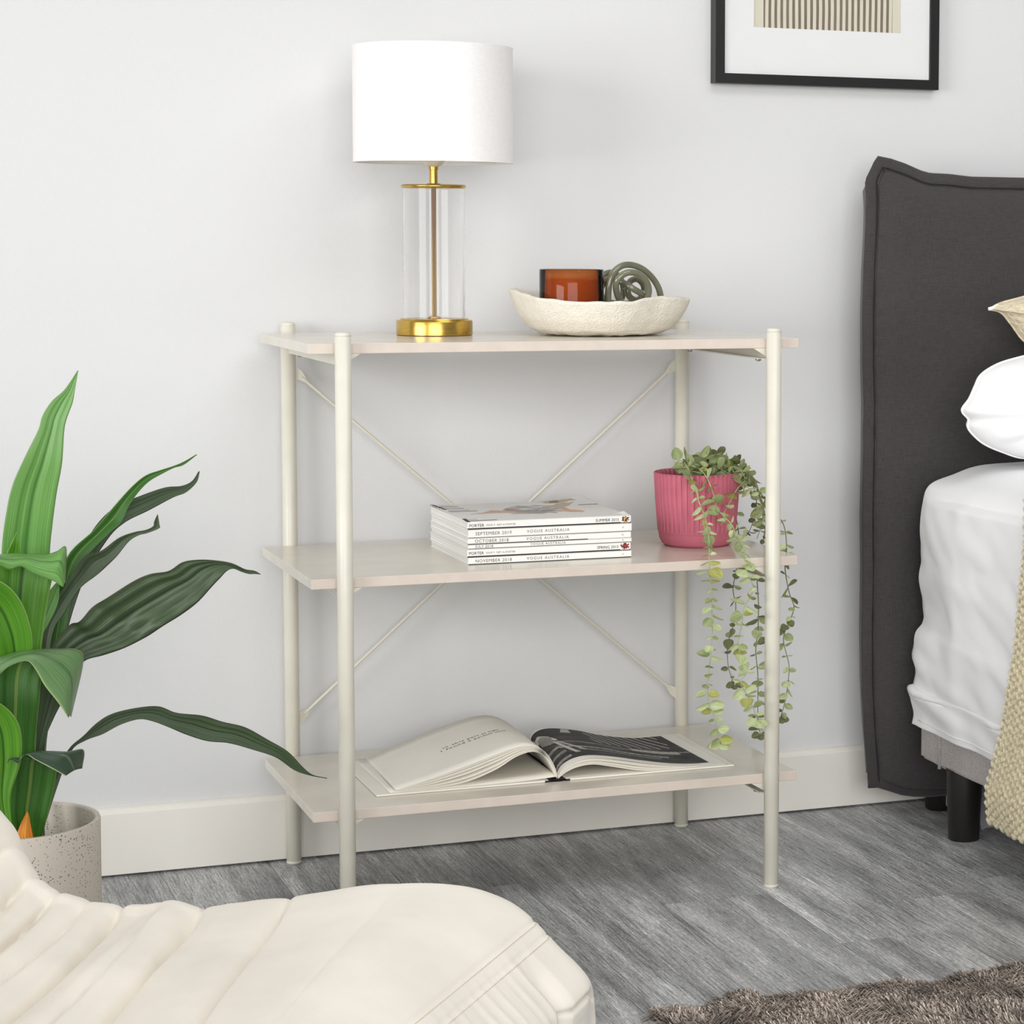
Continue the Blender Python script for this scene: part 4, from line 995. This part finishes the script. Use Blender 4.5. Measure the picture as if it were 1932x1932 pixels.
# two long slim leaves, right
leaf([(62, 1580, g+.03, 80, 1580, g+.03), (66, 1400, g+.05, 86, 1400, g+.05), (85, 1250, g+.06, 112, 1262, g+.06), (106, 1130, g+.065, 132, 1140, g+.065), (127, 1050, g+.07, 152, 1065, g+.07), (174, 1003, g+.075, 205, 1006, g+.075), (200, 973, g+.08, 228, 985, g+.08), (224, 945, g+.08, 243, 955, g+.08), (250, 917, g+.085, 262, 928, g+.085), (275, 897, g+.09, 282, 908, g+.09), (303, 887, g+.09, 308, 893, g+.09), (325, 880, g+.09, 328, 883, g+.09), (345, 872, g+.09, 347, 877, g+.09), (371, 857, g+.09, 372, 858, g+.09)], M['leaf_deep'], fold=.22, n=70)
leaf([(66, 1580, g+.06, 84, 1580, g+.06), (70, 1400, g+.09, 88, 1400, g+.09), (95, 1220, g+.11, 118, 1228, g+.11), (130, 1090, g+.12, 156, 1100, g+.12), (172, 1005, g+.12, 200, 1022, g+.12), (215, 958, g+.12, 234, 987, g+.12), (264, 936, g+.12, 281, 963, g+.12), (311, 920, g+.12, 326, 939, g+.12), (342, 917, g+.12, 351, 929, g+.12), (362, 908, g+.12, 371, 910, g+.12), (375, 889, g+.12, 377, 890, g+.12)], M['leaf_dark'], fold=.15, n=60)
# hooked-tip leaf
leaf([(62, 1580, g+.0, 82, 1580, g+.0), (66, 1400, g+.02, 84, 1400, g+.02), (78, 1210, g+.03, 97, 1210, g+.03), (100, 1142, g+.03, 121, 1158, g+.03), (124, 1104, g+.03, 150, 1112, g+.03), (140, 1078, g+.03, 180, 1087, g+.03), (158, 1049, g+.03, 200, 1070, g+.03), (190, 1040, g+.03, 220, 1050, g+.03), (224, 1015, g+.03, 243, 1022, g+.03), (254, 1004, g+.03, 262, 1010, g+.03), (275, 1000, g+.03, 278, 1006, g+.03), (289, 993, g+.03, 300, 997, g+.03), (291, 984, g+.03, 301, 990, g+.03), (297, 971, g+.03, 298, 971, g+.03)], M['leaf_dark'], fold=.2, n=70, rip=.06)
# small dark inner leaf
leaf([(52, 1400, g-.01, 66, 1400, g-.01), (54, 1290, g-.015, 64, 1290, g-.015), (58, 1222, g-.02, 66, 1224, g-.02), (73, 1168, g-.02, 90, 1180, g-.02), (88, 1125, g-.02, 108, 1142, g-.02), (102, 1104, g-.02, 112, 1115, g-.02), (109, 1098, g-.02, 110, 1099, g-.02)], M['leaf_mid'], fold=.2)
# big dark leaf
leaf([(58, 1580, g-.02, 80, 1580, g-.02), (64, 1430, g-.02, 78, 1430, g-.02), (72, 1345, g-.02, 104, 1350, g-.02), (80, 1272, g-.025, 140, 1290, g-.025), (93, 1226, g-.03, 156, 1250, g-.03), (130, 1181, g-.03, 196, 1236, g-.03), (149, 1173, g-.035, 240, 1220, g-.035), (172, 1148, g-.035, 275, 1203, g-.035), (196, 1132, g-.04, 305, 1182, g-.04), (242, 1102, g-.04, 340, 1162, g-.04), (282, 1084, g-.04, 368, 1140, g-.04), (318, 1077, g-.04, 393, 1115, g-.04), (345, 1061, g-.04, 412, 1094, g-.04), (378, 1056, g-.04, 426, 1079, g-.04), (410, 1058, g-.04, 440, 1073, g-.04), (438, 1063, g-.04, 456, 1079, g-.04), (462, 1074, g-.04, 470, 1083, g-.04), (480, 1077, g-.04, 481, 1083, g-.04), (491, 1083, g-.04, 492, 1084, g-.04)], M['leaf_dark'], fold=.14, n=90, rip=.05, m=20)
# low arching leaf
leaf([(70, 1560, g-.03, 84, 1560, g-.03), (95, 1480, g-.03, 108, 1485, g-.03), (128, 1416, g-.03, 134, 1418, g-.03), (157, 1389, g-.03, 162, 1397, g-.03), (184, 1363, g-.03, 194, 1385, g-.03), (214, 1346, g-.03, 228, 1367, g-.03), (262, 1335, g-.03, 262, 1357, g-.03), (300, 1333, g-.03, 288, 1361, g-.03), (333, 1345, g-.03, 318, 1372, g-.03), (381, 1350, g-.03, 351, 1386, g-.03), (420, 1362, g-.03, 390, 1398, g-.03), (462, 1372, g-.03, 431, 1402, g-.03), (504, 1395, g-.03, 475, 1414, g-.03), (543, 1418, g-.03, 520, 1429, g-.03), (570, 1446, g-.03, 555, 1453, g-.03), (590, 1462, g-.03, 584, 1463, g-.03), (617, 1468, g-.03, 617, 1469, g-.03)], M['leaf_dark'], fold=.16, n=80, rip=.03, m=16)
# broad bright leaf that folds over near the top
leaf(BASE(48, 14, g-.03)+[(10, 1400, g-.045, 68, 1400, g-.045), (0, 1280, g-.05, 72, 1280, g-.05), (-10, 1190, g-.05, 82, 1190, g-.05), (-14, 1120, g-.05, 92, 1125, g-.05), (-14, 1060, g-.05, 104, 1068, g-.05), (-12, 1046, g-.055, 110, 1046, g-.055)], M['leaf_bright'], fold=.12, n=50,
     drape=([(-14, 1060), (6, 1070), (20, 1075), (40, 1069), (60, 1080), (82, 1089), (104, 1098), (119, 1108)], [(-14, 1047), (5, 1046), (30, 1044), (60, 1046), (88, 1046), (108, 1040), (125, 1034), (123, 1100)], g-.085, g-.055), dm=M['leaf_mid'])
leaf([(0, 1100, g+.02, 40, 1100, g+.02), (12, 1048, g+.015, 38, 1048, g+.015), (22, 1024, g+.01, 36, 1024, g+.01), (32, 1003, g+.01, 34, 1003, g+.01)], M['leaf_bright'], fold=.1)
# bright leaf arching off to the left
leaf([(20, 1420, g-.07, 52, 1420, g-.07), (4, 1300, g-.075, 56, 1300, g-.075), (-4, 1240, g-.08, 61, 1235, g-.08), (-18, 1195, g-.085, 58, 1185, g-.085), (-42, 1160, g-.09, 37, 1130, g-.09), (-85, 1140, g-.10, -2, 1095, g-.10), (-150, 1150, g-.11, -70, 1080, g-.11), (-230, 1210, g-.12, -160, 1110, g-.12), (-300, 1330, g-.12, -290, 1330, g-.12)], M['leaf_bright'], fold=.16, n=60)
# deep green leaf with folded tip, middle
leaf(BASE(46, 14, g-.07)+[(8, 1470, g-.08, 66, 1470, g-.08), (-8, 1400, g-.085, 67, 1400, g-.085), (-14, 1330, g-.09, 74, 1330, g-.09), (-14, 1275, g-.09, 80, 1278, g-.09), (-10, 1240, g-.095, 100, 1236, g-.095)], M['leaf_deep'], fold=.12, n=50,
     drape=([(-14, 1282), (2, 1270), (20, 1256), (50, 1247), (67, 1263), (84, 1293), (110, 1326), (129, 1354)], [(-14, 1244), (5, 1238), (30, 1230), (70, 1225), (110, 1224), (146, 1226), (157, 1250), (134, 1353)], g-.14, g-.095), dm=M['leaf_drape'])
# bright left leaf, low
leaf([(2, 1560, g-.12, 22, 1555, g-.12), (-12, 1500, g-.12, 20, 1500, g-.12), (-25, 1430, g-.125, 40, 1432, g-.125), (-36, 1380, g-.13, 36, 1368, g-.13), (-60, 1350, g-.135, 2, 1328, g-.135), (-110, 1350, g-.14, -60, 1305, g-.14), (-200, 1400, g-.14, -195, 1395, g-.14)], M['leaf_bright'], fold=.14, n=50)
# lowest leaf with folded wavy tip
leaf([(26, 1610, g-.075, 76, 1610, g-.075), (22, 1580, g-.08, 80, 1580, g-.08), (11, 1535, g-.09, 90, 1538, g-.09), (12, 1480, g-.095, 102, 1488, g-.095), (14, 1436, g-.10, 108, 1452, g-.10), (18, 1429, g-.10, 112, 1432, g-.10)], M['leaf_deep'], fold=.10, n=40, m=16,
     drape=([(14, 1440), (20, 1432), (33, 1440), (41, 1427), (52, 1424), (64, 1432), (92, 1447), (124, 1464)], [(14, 1431), (25, 1430), (42, 1426), (64, 1419), (96, 1417), (130, 1418), (158, 1415), (155, 1450)], g-.135, g-.10), dm=M['leaf_drape_dark'])
# orange sheath
G = strip([(30, 1600, g-.105, 64, 1600, g-.105), (30, 1580, g-.105, 63, 1580, g-.105), (38, 1556, g-.103, 58, 1556, g-.103), (46, 1540, g-.10, 55, 1540, g-.10), (51, 1531, g-.098, 52, 1531, g-.098)], n=24, m=10, fold=-.12)
grid('leaf_sheath', G, M['sheath'], dp, .0008, uvs=True)['label'] = 'orange leaf sheath'
bm = bmesh.new(); tube(bm, [at(54, 1640, y=g), at(54, 1560, y=g), at(56, 1450, y=g), at(58, 1380, y=g)], lambda t: .022-.006*t, 16); fin('stem', bm, M['leaf_deep'], dp, True)

# ================================================================== TRAILING PLANT IN PINK POT
QX, QY = .6955, .195
tp = empty('trailing_plant', (QX, QY, Z[1]), 'rose pink ribbed pot of trailing eucalyptus on the middle shelf', 'plant')
qt = at(1314, 897, y=QY-.06).z; zb = Z[1]
bm = bmesh.new(); Np = 352
prof = [(.054, 0), (.0595, .004), (.0638, .012), (.0655, .022), (.0662, .0235), (.0668, .026), (.071, .075), (.0733, qt-zb-.004), (.0735, qt-zb-.001), (.0722, qt-zb), (.0705, qt-zb-.001), (.0695, qt-zb-.006), (.066, .04), (.001, .04)]
prof = [prof[0]]+[q for a, b in zip(prof, prof[1:]) for q in ((a[0]*.5+b[0]*.5, a[1]*.5+b[1]*.5), b)]
def potf(r, z, th):
    rib = 0
    if .026 < z < qt-zb-.0015 and r > .066: 
        rib = -.0024*(1 if (th*44/(2*PI)) % 1 < .3 else 0)
    return (QX+(r+rib)*math.cos(th), QY+(r+rib)*math.sin(th), zb+.0004+z)
lathe(bm, prof, n=Np, fn=potf); po_ = fin('pot', bm, M['pink'], tp, True); po_.data.set_sharp_from_angle(angle=.35); po_['label'] = 'rose pink ribbed pot'
bm = bmesh.new(); lathe(bm, [(.068, qt-.016), (.04, qt-.012), (.001, qt-.010)], (QX, QY, 0), 40); fin('soil', bm, M['soil'], tp, True)
# leaf meshes
def euc_mesh(m, cup):
    n, k = 8, 6; V, F_ = [], []
    for i in range(n+1):
        t = i/n; hw = .5*math.sin(PI*min(1, t**.8*.98+.02))**.62*(1 if 0 < t < 1 else .05)
        for j in range(k+1):
            s = -1+2*j/k; V.append((s*hw, t, cup*(s*s*hw*hw*1.6+(t-.5)**2*.5)-.04))
    F_ = [(i*(k+1)+j, i*(k+1)+j+1, (i+1)*(k+1)+j+1, (i+1)*(k+1)+j) for i in range(n) for j in range(k)]
    me = bpy.data.meshes.new('leaf'); me.from_pydata(V, [], F_); me.update(); uv = me.uv_layers.new(name='uv')
    for lp_ in me.loops:
        i, j = divmod(lp_.vertex_index, k+1); uv.data[lp_.index].uv = (i/n, j/k)
    me.materials.append(m)
    for p in me.polygons: p.use_smooth = True
    return me
EM = {k: [euc_mesh(M[k], c) for c in (.35, -.3)] for k in ('euc_pale', 'euc_grey', 'euc_yellow', 'euc_dark')}
lr = random.Random(21); leaves = []
def put_leaf(stem, p, d, nrm, size, kind, wd=None):
    """leaf of length size from p along d, facing nrm"""
    d = d.normalized(); nrm = (nrm-d*nrm.dot(d)).normalized(); x = d.cross(nrm); wd = wd or lr.uniform(.72, .95)
    R3 = Matrix((x*size*wd, d*size, nrm*size)).transposed().to_4x4()
    leaves.append((size*wd*(1.25 if p.y < .12 else 1), stem, Matrix.Translation(p) @ R3, lr.choice(EM[kind])))
view = Vector((-.3, -1, .25)).normalized()
def vine(P, r, m, kinds, n, smin, smax, skip=None, seed=0):
    L_ = cr([tuple(q) for q in P], max(30, len(P)*7)); bm = bmesh.new(); tube(bm, L_, lambda t: r*(1-.4*t), 6)
    s = fin('stem', bm, m, tp, True)
    Lv = [Vector(q) for q in L_]; tot = [0]
    for a, b in zip(Lv, Lv[1:]): tot.append(tot[-1]+(b-a).length)
    rot = lr.uniform(0, PI)
    n = int(n*1.28)
    for i in range(n):
        dd = tot[-1]*(i+.55)/n; k = max(j for j in range(len(tot)) if tot[j] <= dd); k = min(k, len(Lv)-2)
        t = (dd-tot[k])/max(1e-6, tot[k+1]-tot[k]); p = Lv[k].lerp(Lv[k+1], t); T = (Lv[k+1]-Lv[k]).normalized()
        side = T.cross(view).normalized(); other = T.cross(side).normalized()
        rot += lr.uniform(1.1, 1.9) if lr.random() < .45 else lr.uniform(-.35, .35)
        cyc = .5+.5*math.cos(i*2*PI/4.6+seed); sz = smin+(smax-smin)*cyc*lr.uniform(.75, 1.1)
        for sg in (1, -1):
            ax = side*math.cos(rot)*sg+other*math.sin(rot)*sg
            d = (ax+T*lr.uniform(-.15, .5)+Vector((0, 0, lr.uniform(-.3, .15)))).normalized()
            nn = (view*lr.uniform(.35, 1)+Vector((lr.uniform(-.6, .6), 0, lr.uniform(.1, 1.3)))-T*.5)
            put_leaf(s, p+ax*r, d, nn, sz*1.1*lr.uniform(.85, 1.12), lr.choice(kinds))
    if n > 20:
        for q in range(4):
            a = q*PI/2+lr.uniform(-.4, .4); d = Vector((math.cos(a), math.sin(a)*.7, -.35)); put_leaf(s, Lv[-1]+d*.001, d, view+Vector((0, 0, .8)), smax*.85, kinds[0])
    return s
SP = lambda *a, **k: at(*a, **k)
PP = ('euc_pale', 'euc_pale', 'euc_yellow', 'euc_grey'); GG = ('euc_grey', 'euc_grey', 'euc_pale'); DD = ('euc_dark', 'euc_dark', 'euc_grey'); YY = ('euc_yellow', 'euc_pale', 'euc_grey')
yf = -.034
soilc = Vector((QX, QY, qt-.012))
def over(u, v, y): return SP(u, v, y=y)
# front left vine
vine([soilc+Vector((-.01, -.02, 0)), over(1300, 884, .15), over(1306, 905, .118), over(1314, 924, .10), over(1319, 947, .085), over(1330, 975, .06), over(1336, 1006, .02), over(1338, 1038, -.01), over(1338, 1060, yf), over(1339, 1085, yf), over(1343, 1118, yf), over(1343, 1149, yf), over(1344, 1188, yf), over(1340, 1244, yf), over(1336, 1276, yf), over(1336, 1315, yf), over(1345, 1346, yf), over(1352, 1370, yf), over(1359, 1400, yf)], .0011, M['stem'], PP, 29, .011, .0225, seed=.6)
# front second vine
vine([soilc+Vector((.0, -.02, .0)), over(1318, 884, .14), over(1334, 902, .118), over(1347, 935, .10), over(1355, 962, .08), over(1379, 988, .05), over(1388, 1006, .03), over(1403, 1034, -.01), over(1405, 1058, yf), over(1410, 1081, yf), over(1421, 1109, yf), over(1414, 1128, yf), over(1403, 1149, yf), over(1400, 1176, yf), over(1393, 1213, yf), over(1400, 1246, yf), over(1408, 1269, yf), over(1397, 1287, yf), over(1408, 1309, yf), over(1421, 1336, yf), over(1428, 1358, yf)], .0011, M['stem'], PP, 27, .012, .0235, seed=2)
# vines that fall over the right end of the board
def endv(us, x=.822, top=None, **k):
    P = [soilc+Vector((.02, .0, 0))]+(top or [])+[SP(u, v, x=x) for u, v in us]; return vine(P, .0011, **k)
endv([(1394, 1010), (1393, 1050), (1390, 1073), (1383, 1111), (1388, 1140), (1386, 1170), (1375, 1206), (1372, 1223), (1375, 1262), (1386, 1290)], x=.828, top=[Vector((.762, .27, qt+.01)), Vector((.80, .32, qt-.03)), Vector((.822, .345, zb+.04))], m=M['dstem'], kinds=DD, n=17, smin=.009, smax=.019, seed=1)
endv([(1428, 1060), (1428, 1088), (1431, 1137), (1431, 1153), (1430, 1192), (1426, 1227), (1430, 1276), (1430, 1311), (1430, 1364), (1435, 1384)], x=.824, top=[Vector((.77, .2, qt+.008)), Vector((.805, .2, qt-.03)), Vector((.82, .19, zb+.03))], m=M['dstem'], kinds=('euc_dark', 'euc_grey', 'euc_grey', 'euc_pale'), n=21, smin=.009, smax=.020, seed=3)
endv([(1481, 1071), (1489, 1118), (1498, 1146), (1488, 1176), (1478, 1206), (1488, 1251), (1488, 1276), (1482, 1320), (1473, 1352)], x=.826, top=[Vector((.765, .13, qt+.0)), over(1442, 954, .09), over(1476, 985, .07), over(1484, 1030, .06)], m=M['dstem'], kinds=('euc_dark', 'euc_grey', 'euc_pale', 'euc_grey'), n=22, smin=.010, smax=.021, seed=4)
endv([(1450, 1062), (1448, 1100), (1446, 1160), (1449, 1230), (1446, 1300), (1448, 1345)], x=.826, top=[Vector((.768, .17, qt-.01)), Vector((.805, .15, qt-.05)), Vector((.822, .13, zb+.02))], m=M['dstem'], kinds=DD, n=11, smin=.009, smax=.018, seed=5)
# short sprays beside and over the pot
vine([soilc, over(1380, 880, .15), over(1405, 902, .13), over(1390, 924, .11), over(1377, 947, .10), over(1365, 972, .095), over(1360, 992, .09)], .001, M['stem'], YY, 7, .014, .024, seed=0)
vine([soilc, over(1372, 872, .18), over(1386, 893, .15), over(1414, 922, .12), over(1430, 940, .11), over(1440, 962, .11), over(1440, 990, .11)], .001, M['stem'], GG, 8, .015, .024, seed=2)
vine([soilc, over(1400, 890, .2), over(1425, 930, .2), over(1425, 965, .22), over(1415, 1000, .23), over(1405, 1014, .23)], .001, M['dstem'], DD, 7, .014, .023, seed=2)
vine([soilc, over(1410, 900, .22), over(1436, 950, .18), over(1438, 985, .17), over(1428, 1016, .16)], .001, M['dstem'], DD, 6, .012, .02, seed=1)
# tuft
for (u, v, y, n) in ((1272, 872, .17, 3), (1285, 885, .15, 3), (1292, 868, .2, 3), (1312, 866, .22, 4), (1320, 862, .17, 4), (1338, 866, .2, 4), (1350, 858, .16, 4), (1372, 858, .2, 4), (1388, 868, .16, 5), (1404, 884, .2, 5), (1420, 898, .17, 5), (1300, 880, .13, 3), (1330, 884, .13, 4), (1358, 884, .14, 4), (1380, 896, .13, 4)):
    e = SP(u, v, y=y); vine([soilc+Vector((lr.uniform(-.02, .02), lr.uniform(-.02, .02), 0)), soilc.lerp(e, .6)+Vector((0, 0, .012)), e], .0009, M['stem'], ('euc_grey', 'euc_grey', 'euc_pale', 'euc_dark'), n, .014, .022, seed=u)
leaves.sort(key=lambda q: -q[0])
for sz_, st_, mx_, me_ in leaves[:296]:      # the largest leaves, each on its own stem
    o = bpy.data.objects.new('leaf', me_); col.objects.link(o); o.parent = st_; o.matrix_basis = mx_
bm = bmesh.new(); mats_ = [M[k] for k in EM]
for sz_, st_, mx_, me_ in leaves[296:]:
    n0 = len(bm.verts); f0 = len(bm.faces); bm.from_mesh(me_); bm.verts.ensure_lookup_table(); bm.faces.ensure_lookup_table()
    for v in bm.verts[n0:]: v.co = mx_ @ v.co
    for f in bm.faces[f0:]: f.material_index = mats_.index(me_.materials[0]); f.smooth = True
me = bpy.data.meshes.new('small_leaves'); bm.to_mesh(me); bm.free()
sl = link('small_leaves', me, mats_, tp); sl['kind'] = 'stuff'

# parent-local coordinates: parts of a thing were modelled in world space
bpy.context.view_layer.update()
